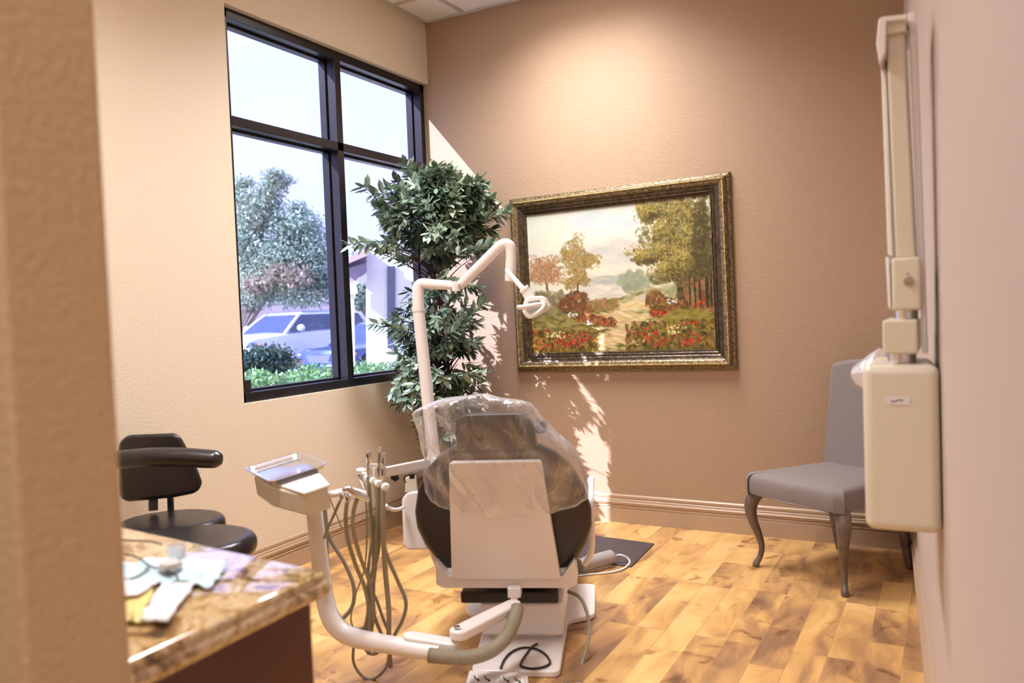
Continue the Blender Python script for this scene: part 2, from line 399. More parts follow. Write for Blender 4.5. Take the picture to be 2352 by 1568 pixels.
# ceiling light troffers
for i, (y0, y1) in enumerate(((3.11, 4.33), (.67, 1.89))):
    t = thing('ceiling_light', ['recessed rectangular ceiling light nearest the tan painting wall', 'recessed rectangular ceiling light farther back over the counter'][i], 'ceiling light', (-1.945, (y0+y1)/2, CZ))
    a = .012; x0, x1 = -2.25, -1.64
    part('housing', MB().box((x0, y0, CZ+.0), (x0+a, y1, CZ+.17)).box((x1-a, y0, CZ), (x1, y1, CZ+.17)).box((x0+a, y0, CZ), (x1-a, y0+a, CZ+.17)).box((x0+a, y1-a, CZ), (x1-a, y1, CZ+.17)).box((x0, y0, CZ+.17), (x1, y1, CZ+.18)), M['grid'], t)
    part('diffuser', MB().box((x0+a, y0+a, CZ+.155), (x1-a, y1-a, CZ+.165)), M['diffuser'], t)
exec_parts = []

# ------------------------------------------------------------------ painting
def paint_landscape(W=400, H=294):
    r = np.random.default_rng(5)
    yy, xx = np.mgrid[0:H, 0:W]; u = xx/W; v = yy/H
    img = np.zeros((H, W, 3))
    def c(*k): return np.array(k, float)/255
    def smooth(a, b, t): t = np.clip((t-a)/(b-a), 0, 1); return t*t*(3-2*t)
    top = c(222, 224, 208); img[:] = top
    k = smooth(0, .5, v)[..., None]; img = img*(1-k)+c(232, 224, 202)*k
    def dab(x, y, rx, ry, col, a=.8, ang=0, hard=2.0):
        x *= W; y *= H; rx *= W; ry *= W; R_ = max(rx, ry)*1.3+1
        x0, x1 = int(max(0, x-R_)), int(min(W, x+R_+1)); y0, y1 = int(max(0, y-R_)), int(min(H, y+R_+1))
        if x1 <= x0 or y1 <= y0: return
        gx = xx[y0:y1, x0:x1]-x; gy = yy[y0:y1, x0:x1]-y; ca, sa = math.cos(ang), math.sin(ang)
        d = ((gx*ca+gy*sa)/rx)**2+((-gx*sa+gy*ca)/ry)**2
        w = (a*np.clip((1-d)*hard, 0, 1))[..., None]
        img[y0:y1, x0:x1] = img[y0:y1, x0:x1]*(1-w)+np.array(col)*w
    def pick(cols): 
        q = cols[r.integers(len(cols))]; return np.clip(np.array(q)/255+r.normal(0, .022, 3), 0, 1)
    def scatter(n, fx, cols, rx, ry, a=.7, ang=None, hard=2):
        for _ in range(n):
            x, y = fx(); s = r.uniform(.6, 1.35)
            dab(x, y, rx*s, ry*s, pick(cols), a, r.uniform(0, PI) if ang is None else ang+r.normal(0, .25), hard)
    def ell(cx, cy, rx, ry, p=.5):
        def f():
            t = r.uniform(0, 2*PI); q = r.uniform(0, 1)**p; return cx+rx*q*math.cos(t), cy+ry*q*math.sin(t)
        return f
    def gau(cx, cy, rx, ry):
        def f():
            q = r.normal(size=2)*.48; q = q/max(1, np.linalg.norm(q)/.95); k = 1+.35*math.sin(3*math.atan2(q[1], q[0])+cx*40)
            return cx+rx*q[0]*k, cy+ry*q[1]*k
        return f
    def rect(a, b, c_, d): return lambda: (r.uniform(a, b), r.uniform(c_, d))
    # sky
    scatter(200, rect(0, 1, 0, .5), [(226, 226, 210), (220, 222, 208), (230, 226, 206)], .09, .03, .22, 0, .8)
    scatter(70, ell(.45, .1, .22, .1), [(200, 214, 216), (208, 218, 216)], .07, .03, .35, 0, .8)
    scatter(70, ell(.48, .33, .2, .09), [(206, 204, 196), (196, 196, 190)], .08, .02, .3, 0, .8)
    scatter(60, ell(.42, .45, .3, .04), [(238, 226, 204), (236, 218, 200)], .08, .02, .35, 0, .8)
    # water and far shore
    scatter(120, rect(.3, .66, .49, .66), [(206, 202, 192), (196, 194, 186), (214, 208, 196)], .05, .012, .5, 0, 1)
    scatter(50, rect(.3, .56, .475, .52), [(178, 180, 170), (190, 188, 178)], .04, .008, .5, 0, 1)
    scatter(160, ell(.60, .52, .09, .07), [(176, 182, 150), (160, 170, 138), (150, 160, 128)], .018, .014, .45)
    # land base
    def hill(x): return .66 - .09*smooth(.52, .75, np.array(x)) + .03*np.sin(np.array(x)*9)
    mask = v > (hill(u)+0.0)
    base = np.where((v > .8)[..., None], c(120, 106, 52), c(158, 148, 84)); img = np.where(mask[..., None], img*.1+base*.9, img)
    scatter(900, lambda: (lambda x: (x, r.uniform(float(hill(x)), 1)))(r.uniform(0, 1)), [(150, 142, 70), (170, 156, 84), (128, 122, 54), (186, 168, 100), (112, 104, 46)], .03, .008, .6, 0)
    scatter(300, lambda: (lambda x: (x, .70-.25*(x-.5)*1.2+r.normal(0, .03)))(r.uniform(.5, .8)), [(186, 186, 138), (168, 174, 122), (196, 190, 150), (150, 158, 104)], .03, .010, .5, -.45)
    # path
    for k in range(700):
        t = r.uniform(0, 1)
        if t < .3: q = t/.3; x = .66-.10*q; y = .66+.035*q; w_ = .03+.05*q; h_ = .012
        elif t < .6: q = (t-.3)/.3; x = .47+.16*q; y = .745+.055*q; w_ = .09; h_ = .02
        else: q = (t-.6)/.4; x = .60-.17*q; y = .82+.13*q; w_ = .10+.04*q; h_ = .03
        dab(x+r.normal(0, w_*.55), y+r.normal(0, h_), .03, .006, pick([(232, 208, 158), (222, 192, 136), (206, 178, 122), (238, 218, 176)]), .6, r.normal(.1, .15))
    scatter(160, ell(.68, .64, .08, .025), [(222, 210, 178), (210, 196, 160)], .025, .006, .6, 0)
    # dark wood at right
    scatter(900, rect(.84, 1.0, .30, .70), [(98, 88, 48), (74, 66, 36), (128, 110, 56), (150, 120, 60)], .02, .018, .55)
    scatter(260, rect(.82, 1.0, .54, .74), [(168, 108, 56), (182, 128, 70), (120, 84, 46), (150, 140, 100)], .016, .016, .6)
    for x, w_ in ((.905, .004), (.93, .005), (.965, .010), (.985, .006), (.88, .004)):
        for k in range(30): dab(x+r.normal(0, .001), .48+k*.008, w_, .012, pick([(62, 52, 34), (86, 72, 46)]), .8)
    # trunk of the big tree
    for k in range(90):
        t = k/90; dab(.835-.01*math.sin(t*3)+.012*t, .44+.27*t, .012+.012*t**2, .014, pick([(96, 78, 48), (70, 56, 36), (150, 126, 84)]), .8)
    for k in range(40): t = k/40; dab(.835+.09*t, .5-.25*t, .006, .01, pick([(84, 68, 40)]), .7)
    for k in range(40): t = k/40; dab(.83-.08*t, .5-.18*t, .005, .01, pick([(84, 68, 40)]), .7)
    # crown of the big tree
    blobs = [(.80, .06, .17, .10), (.90, .12, .12, .14), (.76, .20, .11, .09), (.90, .26, .12, .12), (.74, .33, .15, .07), (.84, .38, .13, .08), (.90, .42, .12, .09), (.77, .46, .08, .08), (.68, .06, .06, .05), (.66, .36, .06, .03)]
    for bx, by, bw, bh in blobs:
        scatter(210, gau(bx+.01, by+.02, bw, bh), [(116, 108, 58), (98, 92, 50), (136, 124, 66), (122, 104, 60)], .015, .010, .5)
    for bx, by, bw, bh in blobs:
        scatter(430, gau(bx-.005, by-.008, bw, bh), [(178, 160, 82), (160, 146, 74), (140, 128, 64), (118, 110, 60), (190, 172, 98)], .0055, .0034, .7)
        scatter(90, gau(bx-.03, by-.03, bw*.7, bh*.7), [(208, 190, 112), (196, 176, 94)], .004, .003, .7)
        scatter(60, gau(bx+.03, by+.04, bw*.7, bh*.7), [(84, 78, 42), (100, 90, 50)], .007, .005, .5)
    scatter(300, gau(.95, .3, .06, .3), [(92, 84, 50), (110, 98, 58), (80, 72, 44)], .012, .010, .5)
    # mid tree
    for k in range(60): t = k/60; dab(.279+.004*math.sin(t*6), .45+.27*t, .0045+.003*t, .01, pick([(120, 96, 62), (170, 146, 100), (90, 72, 48)]), .8)
    for bx, by, bw, bh in [(.28, .26, .055, .08), (.25, .34, .07, .05), (.32, .37, .07, .05), (.27, .42, .075, .06), (.23, .30, .03, .03), (.30, .48, .05, .05), (.36, .35, .045, .04), (.24, .50, .05, .04)]:
        scatter(80, gau(bx, by, bw*1.1, bh*1.1), [(158, 142, 90), (138, 124, 74)], .010, .008, .4)
        scatter(190, gau(bx, by, bw*1.15, bh*1.15), [(190, 168, 100), (176, 150, 76), (210, 176, 104), (146, 124, 66), (184, 142, 90)], .005, .0035, .7)
    # left tree
    for k in range(50): t = k/50; dab(.095+.012*math.sin(t*4), .48+.2*t, .005+.003*t, .01, pick([(96, 74, 56), (160, 130, 100)]), .8)
    for k in range(40): t = k/40; dab(.10+.07*t*t, .52+.14*t, .005, .01, pick([(176, 150, 120), (110, 90, 66)]), .7)
    for bx, by, bw, bh in [(.07, .36, .07, .07), (.12, .38, .06, .06), (.05, .43, .06, .05), (.13, .45, .055, .05), (.09, .46, .08, .04)]:
        scatter(80, gau(bx, by, bw*1.1, bh*1.1), [(190, 152, 112), (170, 130, 92)], .010, .008, .4)
        scatter(190, gau(bx, by, bw*1.15, bh*1.15), [(200, 152, 104), (184, 130, 86), (210, 172, 124), (158, 110, 72)], .005, .0035, .7)
    # undergrowth
    scatter(260, rect(0, .2, .56, .72), [(150, 146, 104), (120, 116, 76), (176, 168, 124), (140, 110, 66)], .018, .012, .45)
    for bx, by, bw, bh in [(.27, .63, .07, .06), (.22, .66, .05, .05), (.32, .68, .05, .04)]:
        scatter(160, ell(bx, by, bw, bh), [(150, 96, 52), (118, 78, 44), (178, 118, 66), (100, 80, 44)], .012, .009, .6)
    scatter(160, ell(.42, .67, .09, .035), [(168, 136, 84), (190, 156, 104), (150, 120, 70)], .010, .008, .55)
    for bx, by in [(.3, .755), (.35, .765), (.4, .78), (.45, .79)]:
        scatter(110, ell(bx, by, .045, .028), [(182, 112, 58), (150, 86, 46), (200, 140, 84), (110, 76, 44)], .009, .007, .65)
    for bx, by, bw, bh in [(.70, .66, .05, .06), (.76, .70, .05, .05), (.82, .72, .06, .05), (.72, .74, .05, .03)]:
        scatter(150, ell(bx, by, bw, bh), [(160, 104, 54), (120, 80, 44), (180, 136, 70), (98, 84, 42)], .010, .008, .6)
    scatter(260, ell(.86, .78, .13, .05), [(162, 150, 60), (136, 130, 50), (180, 164, 80)], .018, .006, .6, -.15)
    # flowers
    for bx0, bx1, by0, by1 in [(0, .38, .84, 1.0), (.54, 1.0, .80, 1.0)]:
        scatter(620, rect(bx0, bx1, by0, by1), [(112, 96, 42), (80, 70, 32), (140, 110, 50), (150, 128, 60)], .012, .008, .6)
        scatter(120, rect(bx0, bx1, by0, by1), [(196, 160, 70), (176, 140, 58)], .008, .006, .7)
    red = [(196, 52, 34), (214, 76, 46), (172, 34, 34), (222, 96, 60)]
    for bx, by, bw, bh, n in [(.12, .93, .12, .045, 46), (.24, .91, .10, .05, 40), (.33, .89, .05, .04, 14), (.02, .83, .03, .03, 8), (.10, .82, .03, .02, 4), (.68, .92, .08, .05, 34), (.66, .86, .05, .04, 12),
                              (.86, .92, .08, .04, 26), (.88, .82, .04, .015, 10), (.72, .74, .05, .02, 18), (.93, .69, .03, .02, 12), (.57, .87, .03, .02, 6), (.80, .94, .1, .04, 10), (.43, .80, .02, .02, 5)]:
        scatter(n, ell(bx, by, bw, bh), red, .0068, .0062, .95)
    scatter(30, ell(.80, .86, .06, .03), [(232, 204, 120), (240, 224, 170)], .006, .005, .9)
    scatter(30, ell(.16, .87, .08, .02), [(236, 226, 190), (220, 190, 100)], .006, .005, .9)
    scatter(30, ell(.03, .93, .04, .05), [(206, 166, 80), (190, 150, 60)], .010, .008, .7)
    scatter(14, ell(.34, .79, .02, .015), [(222, 220, 214)], .006, .004, .9)
    scatter(16, ell(.79, .67, .03, .02), [(224, 224, 216)], .006, .004, .9)
    scatter(16, ell(.25, .73, .03, .02), [(214, 220, 216)], .006, .004, .9)
    g_ = img.mean(2, keepdims=True); img = g_+(img-g_)*.86; n_ = r.normal(0, .012, (H, W, 1)); return np.clip(np.clip(img, 0, 1)**1.22*.95+n_, 0, 1)
PC = Vector((-1.8265, BY, 1.5315)); TILT = math.radians(-.62)
def PF(u, v, h):       # frame plane: u right, v up, h out of the wall
    c, s = math.cos(-TILT), math.sin(-TILT)
    return Vector((PC.x+u*c-v*s, PC.y-h, PC.z+u*s+v*c))
pt = thing('framed_painting', 'large landscape oil painting of autumn trees and red flowers in a bronze frame', 'painting', (PC.x, BY, PC.z-.57))
HW, HH = .7245, .5715
def moulding(prof):
    mb = MB(); rings = []
    for d, h in prof: rings.append([PF(-HW+d, -HH+d, h), PF(HW-d, -HH+d, h), PF(HW-d, HH-d, h), PF(-HW+d, HH-d, h)])
    return mb.loft(rings, True, False, False)
part('outer_moulding', moulding([(.125, .002), (0, .002), (0, .018), (.006, .024), (.014, .026), (.020, .03), (.024, .044), (.030, .052), (.040, .054), (.048, .052), (.056, .050), (.064, .042)]), M['pframe'], pt)
part('inner_cove', moulding([(.064, .042), (.072, .038), (.084, .036), (.094, .030), (.097, .033), (.101, .033), (.104, .026), (.112, .022), (.114, .025), (.118, .024), (.120, .012)]), M['pdark'], pt)
mb = MB()
def ropeside(p, q, n):
    p = Vector(p); q = Vector(q); d = (q-p)
    ang = math.atan2(d.y, d.x)
    for i in range(n):
        c = p+d*((i+.5)/n); L_ = d.length/n
        rot = Matrix.Rotation(ang+.7, 3, 'Z')
        rr = []
        for a in range(5):
            th = PI*a/4; z = math.cos(th)*L_*.78; rad = max(math.sin(th), .05)
            ring = []
            for b in range(6):
                v = rot @ Vector((z, .0042*rad*math.cos(b*PI/3), 0)); ring.append(PF(c.x+v.x, c.y+v.y, .056+.0042*rad*math.sin(b*PI/3)))
            rr.append(ring)
        mb.loft(rr)
e = .036
ropeside((-HW+e, HH-e), (HW-e, HH-e), 150); ropeside((-HW+e, -HH+e), (HW-e, -HH+e), 150)
ropeside((-HW+e, -HH+e), (-HW+e, HH-e), 115); ropeside((HW-e, -HH+e), (HW-e, HH-e), 115)
part('rope_trim', mb, M['pgold'], pt, 'gilt rope beading')
# canvas: one flat surface whose paint is stored per vertex
img = paint_landscape(); ih, iw, _ = img.shape
cw, ch_ = HW-.119, HH-.119
us = np.linspace(-cw, cw, iw); vs = np.linspace(ch_, -ch_, ih)
U, V = np.meshgrid(us, vs); ca, sa = math.cos(-TILT), math.sin(-TILT)
co = np.stack([PC.x+U*ca-V*sa-LOC[pt].x, np.full(U.shape, -.014), PC.z+U*sa+V*ca-LOC[pt].z], -1).reshape(-1, 3)
ii = np.arange((ih-1)*iw).reshape(ih-1, iw)[:, :-1].ravel()
fc = np.stack([ii, ii+iw, ii+iw+1, ii+1], 1)
me = bpy.data.meshes.new('canvas'); me.vertices.add(len(co)); me.vertices.foreach_set('co', co.ravel())
me.loops.add(fc.size); me.loops.foreach_set('vertex_index', fc.ravel()); me.polygons.add(len(fc)); me.polygons.foreach_set('loop_start', np.arange(len(fc))*4)
me.update(calc_edges=True)
at = me.color_attributes.new('paint', 'FLOAT_COLOR', 'POINT')
L3 = np.where(img <= .04045, img/12.92, ((img+.055)/1.055)**2.4)
at.data.foreach_set('color', np.concatenate([L3.reshape(-1, 3), np.ones((ih*iw, 1))], 1).ravel().astype(np.float32))
pm, nt, b = newmat('oil_paint'); an = N(nt, 'ShaderNodeAttribute'); an.attribute_name = 'paint'; nt.links.new(an.outputs['Color'], b.inputs['Base Color']); b.inputs['Roughness'].default_value = .3
bp = N(nt, 'ShaderNodeBump'); bp.inputs['Strength'].default_value = .35; bp.inputs['Distance'].default_value = .002; nz = N(nt, 'ShaderNodeTexNoise'); nz.inputs['Scale'].default_value = 140
nt.links.new(nz.outputs['Fac'], bp.inputs['Height']); nt.links.new(bp.outputs[0], b.inputs['Normal'])
me.materials.append(pm); co_ = bpy.data.objects.new('canvas', me); C.objects.link(co_); co_.parent = pt
part('backing', MB().box((PC.x-HW+.02, BY-.012, PC.z-HH+.02), (PC.x+HW-.02, BY-.002, PC.z+HH-.02)), M['pdark'], pt)

# ------------------------------------------------------------------ leaves
def leaves(P, D, Nn, Ln, Wd, lv, fold=.25, simple=False):
    """P base points, D directions, Nn normals, arrays -> MB"""
    n = len(P); D = D/np.linalg.norm(D, axis=1)[:, None]
    S = np.cross(D, Nn); S /= np.linalg.norm(S, axis=1)[:, None]+1e-9; Nn = np.cross(S, D)
    Ln = Ln[:, None]; Wd = Wd[:, None]
    mb = MB()
    if simple:
        tab = [(0, 0, 0), (.45, -.5, 0), (.45, .5, 0), (1, 0, 0)]; fs = [(0, 2, 3, 1)]
    else:
        tab = [(0, 0, 0), (.3, -.42, .0), (.3, .42, .0), (.68, -.40, -.02), (.68, .40, -.02), (1, 0, -.08), (.3, 0, -fold*.4), (.68, 0, -fold*.45)]
        fs = [(0, 2, 6), (0, 6, 1), (6, 2, 4, 7), (1, 6, 7, 3), (7, 4, 5), (3, 7, 5)]
    k = len(tab)
    V_ = np.stack([P+D*Ln*a+S*Wd*b+Nn*(Wd if not simple else 0)*c for a, b, c in tab], 1).reshape(-1, 3)
    mb.v = [Vector(v) for v in V_.tolist()]
    mb.f = [tuple(i*k+j for j in f) for i in range(n) for f in fs]; mb.sm = [False]*len(mb.f)
    mb.lv = np.repeat(lv, k).astype(np.float32)
    return mb
def leaf_finish(mb, name, m, loc, parent):
    me = bpy.data.meshes.new(name); me.from_pydata([tuple(v-loc) for v in mb.v], [], mb.f)
    at = me.attributes.new('lv', 'FLOAT', 'POINT'); at.data.foreach_set('value', mb.lv)
    me.materials.append(m); o = bpy.data.objects.new(name, me); C.objects.link(o)
    if parent: o.parent = parent
    else: o.location = loc
    return o
# indoor tree
PB = Vector((-2.87, 4.28, 0))
tr = thing('potted_ficus', 'tall artificial ficus tree in the corner between the window and the painting', 'plant', PB)
part('pot', MB().lathe([(.001, 0), (.13, 0), (.145, .02), (.17, .26), (.185, .27), (.185, .30), (.165, .30), (.155, .25), (.001, .25)], PB), M['terracotta'], tr)
part('moss', MB().lathe([(.001, .245), (.15, .25), (.12, .27), (.001, .275)], PB), M['soil'], tr)
stems = [[(0, 0, .26), (-.03, -.02, .8), (.01, .01, 1.3), (-.04, -.02, 1.75), (-.05, -.03, 2.05)],
         [(.04, .02, .26), (.03, .01, .8), (.06, -.01, 1.3), (.05, .02, 1.75), (.12, .03, 2.1)],
         [(-.02, .03, .26), (.02, .05, .8), (-.02, .04, 1.3), (.02, .06, 1.8), (.0, .08, 2.15)]]
for st in stems:
    part('stem', MB().tube([PB+Vector(p) for p in st], [.016, .015, .013, .010, .006], 8, 5), M['barkin'], tr)
cl = []   # clusters: (pos, dir)
def okp(p): return p[0] > -3.08 and p[1] < 4.61
cen = np.array([-2.86, 4.25, 1.95])
while len(cl) < 430:
    d = rng.normal(size=3); d /= np.linalg.norm(d); q = rng.uniform(.35, 1)**.6
    lump = 1+.16*math.sin(3*math.atan2(d[1], d[0])+4*d[2])
    p = cen+d*np.array([.36, .38, .34])*q*lump
    if d[2] < -.6 and q > .8: continue
    if okp(p): cl.append((p, d*np.array([1, 1, .55])+np.array([0, 0, .12])))
for (zc, r_, n_k, ox, oy) in [(1.50, .20, 12, .0, 0), (1.34, .27, 60, 0, -.02), (1.16, .29, 66, -.02, -.04), (1.0, .27, 34, 0, -.04), (.88, .28, 66, 0, -.03), (.74, .22, 30, .02, -.02), (.62, .2, 16, .0, 0)]:
    k = 0
    while k < n_k:
        a = rng.uniform(0, 2*PI); q = rng.uniform(.4, 1); d = np.array([math.cos(a), math.sin(a), rng.normal(-.1, .35)])
        p = np.array([cen[0]+ox+math.cos(a)*r_*q, cen[1]+oy+math.sin(a)*r_*q, zc+rng.normal(0, .06)])
        if okp(p): cl.append((p, d)); k += 1
# long sprigs seen against the window and the wall
sprigs = [(A(905, 560, 4.78), A(805, 560, 4.55)), (A(1090, 505, 4.9), A(1160, 488, 4.85)), (A(880, 480, 4.8), A(838, 430, 4.75)), (A(1000, 420, 4.9), A(1005, 385, 4.9)), (A(930, 760, 4.8), A(862, 742, 4.72)),
          (A(940, 850, 4.8), A(905, 900, 4.72)), (A(960, 880, 4.7), A(935, 915, 4.65)), (A(1060, 580, 4.8), A(1130, 560, 4.8)), (A(1040, 760, 4.7), A(1105, 700, 4.75)), (A(1050, 860, 4.7), A(1110, 860, 4.7)), (A(930, 600, 4.8), A(880, 580, 4.7)),
          (A(1010, 640, 4.7), A(1090, 660, 4.75)), (A(1080, 430, 4.9), A(1120, 455, 4.9))]
tw = MB()
for a, b_ in sprigs:
    tw.tube([a, a.lerp(b_, .5)+Vector((0, 0, .015)), b_], [.004, .003, .0015], 6, 4)
    d = np.array(b_-a); n_k = max(3, int(np.linalg.norm(d)/.045))
    for k in range(n_k+1):
        p = np.array(a)+d*(k/n_k); cl.append((p, d/np.linalg.norm(d)+rng.normal(0, .25, 3)))
P = []; D = []; Nn = []; Ln = []; Wd = []; LV = []
for p, d in cl:
    d = np.array(d)/np.linalg.norm(d); nl = rng.integers(6, 10); tone = rng.uniform(0, 1)
    t1 = np.cross(d, [0.1, .2, 1]); t1 /= np.linalg.norm(t1); t2 = np.cross(d, t1); ph = rng.uniform(0, 2*PI)
    base = p-d*.03
    for k in range(nl):
        a = ph+k*2.4; sp = rng.uniform(.6, 1.5)
        dd = d+(t1*math.cos(a)+t2*math.sin(a))*sp+np.array([0, 0, -.38])
        P.append(base+d*.012*k*.5); D.append(dd); nn = d*.6+np.array([0, 0, 1.0])+rng.normal(0, .25, 3); Nn.append(nn)
        l = rng.uniform(.062, .095); Ln.append(l); Wd.append(l*rng.uniform(.40, .50)); LV.append(np.clip(tone*.6+rng.uniform(0, .5), 0, 1))
    if rng.random() < .5 and p[2] > .5:
        sx = PB+Vector((rng.uniform(-.04, .05), rng.uniform(-.02, .05), p[2]-.12-.1*rng.random()))
        tw.tube([sx, sx.lerp(Vector(p), .5)+Vector((0, 0, .03)), Vector(p)], [.005, .003, .0015], 5, 3)
mb = leaves(np.array(P), np.array(D), np.array(Nn), np.array(Ln), np.array(Wd), np.array(LV))
leaf_finish(mb, 'foliage', M['leaf_in'], LOC[tr], tr)
part('twigs', tw, M['barkin'], tr)

# ------------------------------------------------------------------ dental chair
O = hit(1190, 1556, 2, 0); F = frame_at(O, 22.4); X0 = -.05
ch = thing('dental_chair', 'white and dark brown dental chair seen from behind with a plastic cover over its headrest', 'dental chair', O)
def rpoly(pts, r=.03, n=4):
    out = []
    m_ = len(pts)
    for i in range(m_):
        p0, p1, p2 = Vector(pts[i-1]), Vector(pts[i]), Vector(pts[(i+1) % m_]); a = (p0-p1).normalized(); b = (p2-p1).normalized()
        q0 = p1+a*r; q1 = p1+b*r
        for k in range(n+1):
            t = k/n; out.append(tuple(q0*(1-t)**2+p1*2*t*(1-t)+q1*t*t))
    return out
part('base_plate', MB(F).prism(rpoly([(-.175, 0), (.155, 0), (.165, .5), (.28, .56), (.28, .95), (-.30, .95), (-.30, .6), (-.19, .5)], .035), .001, .026, plane='xy'), M['plastic'], ch, bevel=.006)
part('pedestal_cover', MB(F).box((-.175, .27, .045), (.16, .80, .185)), M['plastic'], ch, bevel=.014)
part('pedestal_cover', MB(F).box((-.14, .30, .0), (.13, .76, .06)), M['plastic'], ch, bevel=.005)
part('pedestal_tray', MB(F).box((-.25, .24, .188), (.145, .80, .235)), M['dark'], ch, bevel=.01)
lf = MB(F).box((-.11, .42, .22), (.09, .72, .31)).box((-.16, .36, .25), (-.12, .40, .32)).box((.07, .36, .25), (.11, .40, .32))
part('lift_linkage', lf, M['dark'], ch, bevel=.006)
part('seat_pan', MB(F).box((X0-.25, .16, .30), (X0+.25, .78, .36)), M['plastic'], ch, bevel=.02)
part('seat_cushion', MB(F).prism(rpoly([(X0-.27, .20), (X0+.27, .20), (X0+.26, .80), (X0+.22, 1.35), (X0+.12, 1.50), (X0-.12, 1.50), (X0-.22, 1.35), (X0-.26, .80)], .05), .36, .46, plane='xy'), M['brownv'], ch, bevel=.03)
TB = math.tan(math.radians(19))
def back(u, z, off=0): return (X0+u, .13-(z-.33)*TB+off, z)    # point on the reclined back
def slab(out, off, th):
    mb = MB(F); mb.loft([[back(u, z, off) for u, z in out], [back(u, z, off+th) for u, z in out]], True, True, False); return mb
egg = [(.10, .865), (.16, .862), (.215, .83), (.275, .77), (.315, .69), (.338, .60), (.338, .53), (.315, .455), (.275, .385), (.235, .345), (.15, .33)]
egg = egg+[(-a, b) for a, b in egg[::-1]]
part('back_cushion', slab(egg, .045, .085), M['brownv'], ch, bevel=.026, seg=4, sharp=60)
part('back_shell', slab(rpoly([(-.168, .812), (.168, .812), (.213, .328), (-.208, .328)], .012, 3), -.01, .045), M['plastic'], ch, bevel=.006)
part('back_rim', slab(rpoly([(-.268, .405), (-.22, .335), (.22, .335), (.268, .405), (.275, .30), (.25, .283), (-.25, .283), (-.275, .30)], .006, 3), .005, .13), M['plastic'], ch, bevel=.008)
part('latch', MB(F).box((-.04, .10, .262), (.01, .16, .30)).box((-.03, .10, .245), (-.005, .15, .265)), M['plastic_w'], ch, bevel=.003)
hd = [(-.15, .77), (-.142, .955), (-.11, .985), (.11, .985), (.142, .955), (.155, .77)]
part('headrest', slab(rpoly(hd, .02), .05, .07), M['brownv'], ch, bevel=.022, seg=4, sharp=60)
part('headrest_bar', slab([(-.03, .70), (.03, .70), (.03, .90), (-.03, .90)], .075, .02), M['chrome'], ch, bevel=.003)
kb = MB(F); kb.lathe([(.001, 0), (.022, 0), (.026, .01), (.026, .03), (.02, .04), (.001, .04)], back(.15, .93, .08), (1, 0, 0)); part('headrest_knob', kb, M['dark'], ch)
part('armrest', MB(F).tube([(X0+.30, .30, .33), (X0+.33, .26, .40), (X0+.335, .2, .58), (X0+.335, .28, .63), (X0+.335, .5, .63)], .014, 10, 5), M['plastic'], ch)
part('armrest', MB(F).tube([(X0-.30, .30, .33), (X0-.33, .32, .40), (X0-.33, .26, .52), (X0-.33, .34, .56), (X0-.33, .5, .57)], .014, 10, 5), M['plastic'], ch)
part('hose', MB().tube([A(1305, 1358, 3.3), A(1335, 1375, 3.25), A(1352, 1425, 3.18), A(1350, 1475, 3.12), A(1335, 1530, 3.06), A(1322, 1575, 3.02)], .0075, 8, 6), M['hose'], ch, 'grey hose down to the floor')
zz = hit(1200, 1500, 2, .032)
cbp = [(1150, 1534), (1158, 1515), (1175, 1497), (1200, 1487), (1228, 1489), (1250, 1500), (1263, 1518), (1255, 1529), (1225, 1535), (1198, 1530), (1197, 1521), (1210, 1500), (1222, 1485), (1234, 1478)]
part('cable', MB().tube([hit(x, y, 2, .032) for x, y in cbp], .0045, 8, 5), M['dark'], ch, 'dark cable looped on the base plate')

# clear plastic cover over the headrest and the top of the back
bg = thing('plastic_cover', 'crumpled clear plastic bag pulled over the headrest and back of the dental chair', 'plastic cover', F @ Vector((X0, 0, .6)))
rows = [  # z, left, right, front offset, back offset
    (1.064, -.06, -.01, .02, .07), (1.05, -.11, .02, .0, .11), (1.03, -.19, .08, -.012, .14), (1.012, -.275, .12, -.016, .15), (1.002, -.292, .135, -.018, .16), (.975, -.292, .165, -.02, .17), (.92, -.286, .215, -.022, .18),
    (.86, -.28, .265, -.022, .185), (.80, -.275, .30, -.02, .18), (.745, -.285, .325, -.018, .172), (.69, -.283, .336, -.018, .165), (.65, -.262, .332, -.018, .16), (.622, -.235, .29, -.018, .155), (.605, -.20, .20, -.018, .15)]
rings = []; nr = 72
for i in range(len(rows)-1):
    for s_ in range(4):
        t = s_/4; r0, r1 = rows[i], rows[i+1]; q = [r0[k]*(1-t)+r1[k]*t for k in range(5)]
        rings.append(q)
rings.append(rows[-1])
RR = []
for j, (z, l, r_, f0, b0) in enumerate(rings):
    ring = []
    for k in range(nr):
        a = 2*PI*k/nr; ca, sa = math.cos(a), math.sin(a)
        su = math.copysign(abs(ca)**.8, ca); sv = math.copysign(abs(sa)**.65, sa)
        u = (l+r_)/2+su*(r_-l)/2; d_ = (f0+b0)/2+sv*(b0-f0)/2
        w = mnoise.noise(Vector((u*7+3, z*4-u*5, d_*9)))*.030+mnoise.noise(Vector((u*19, z*13+u*15, d_*17)))*.015
        cr_ = abs(mnoise.noise(Vector((u*9+z*6, z*3, 5))))*.030
        dz = mnoise.noise(Vector((u*8, 3.3, d_*6)))*.02
        ring.append(back(u+ca*w*.5, z+dz, d_-(w+cr_)*(1 if sa < 0 else -1)))
    RR.append(ring)
cv = MB(F).loft(RR, True, False, True); cv.f.append(tuple(range(nr))); cv.sm.append(True)
part('film', cv, M['film'], bg, sharp=180)

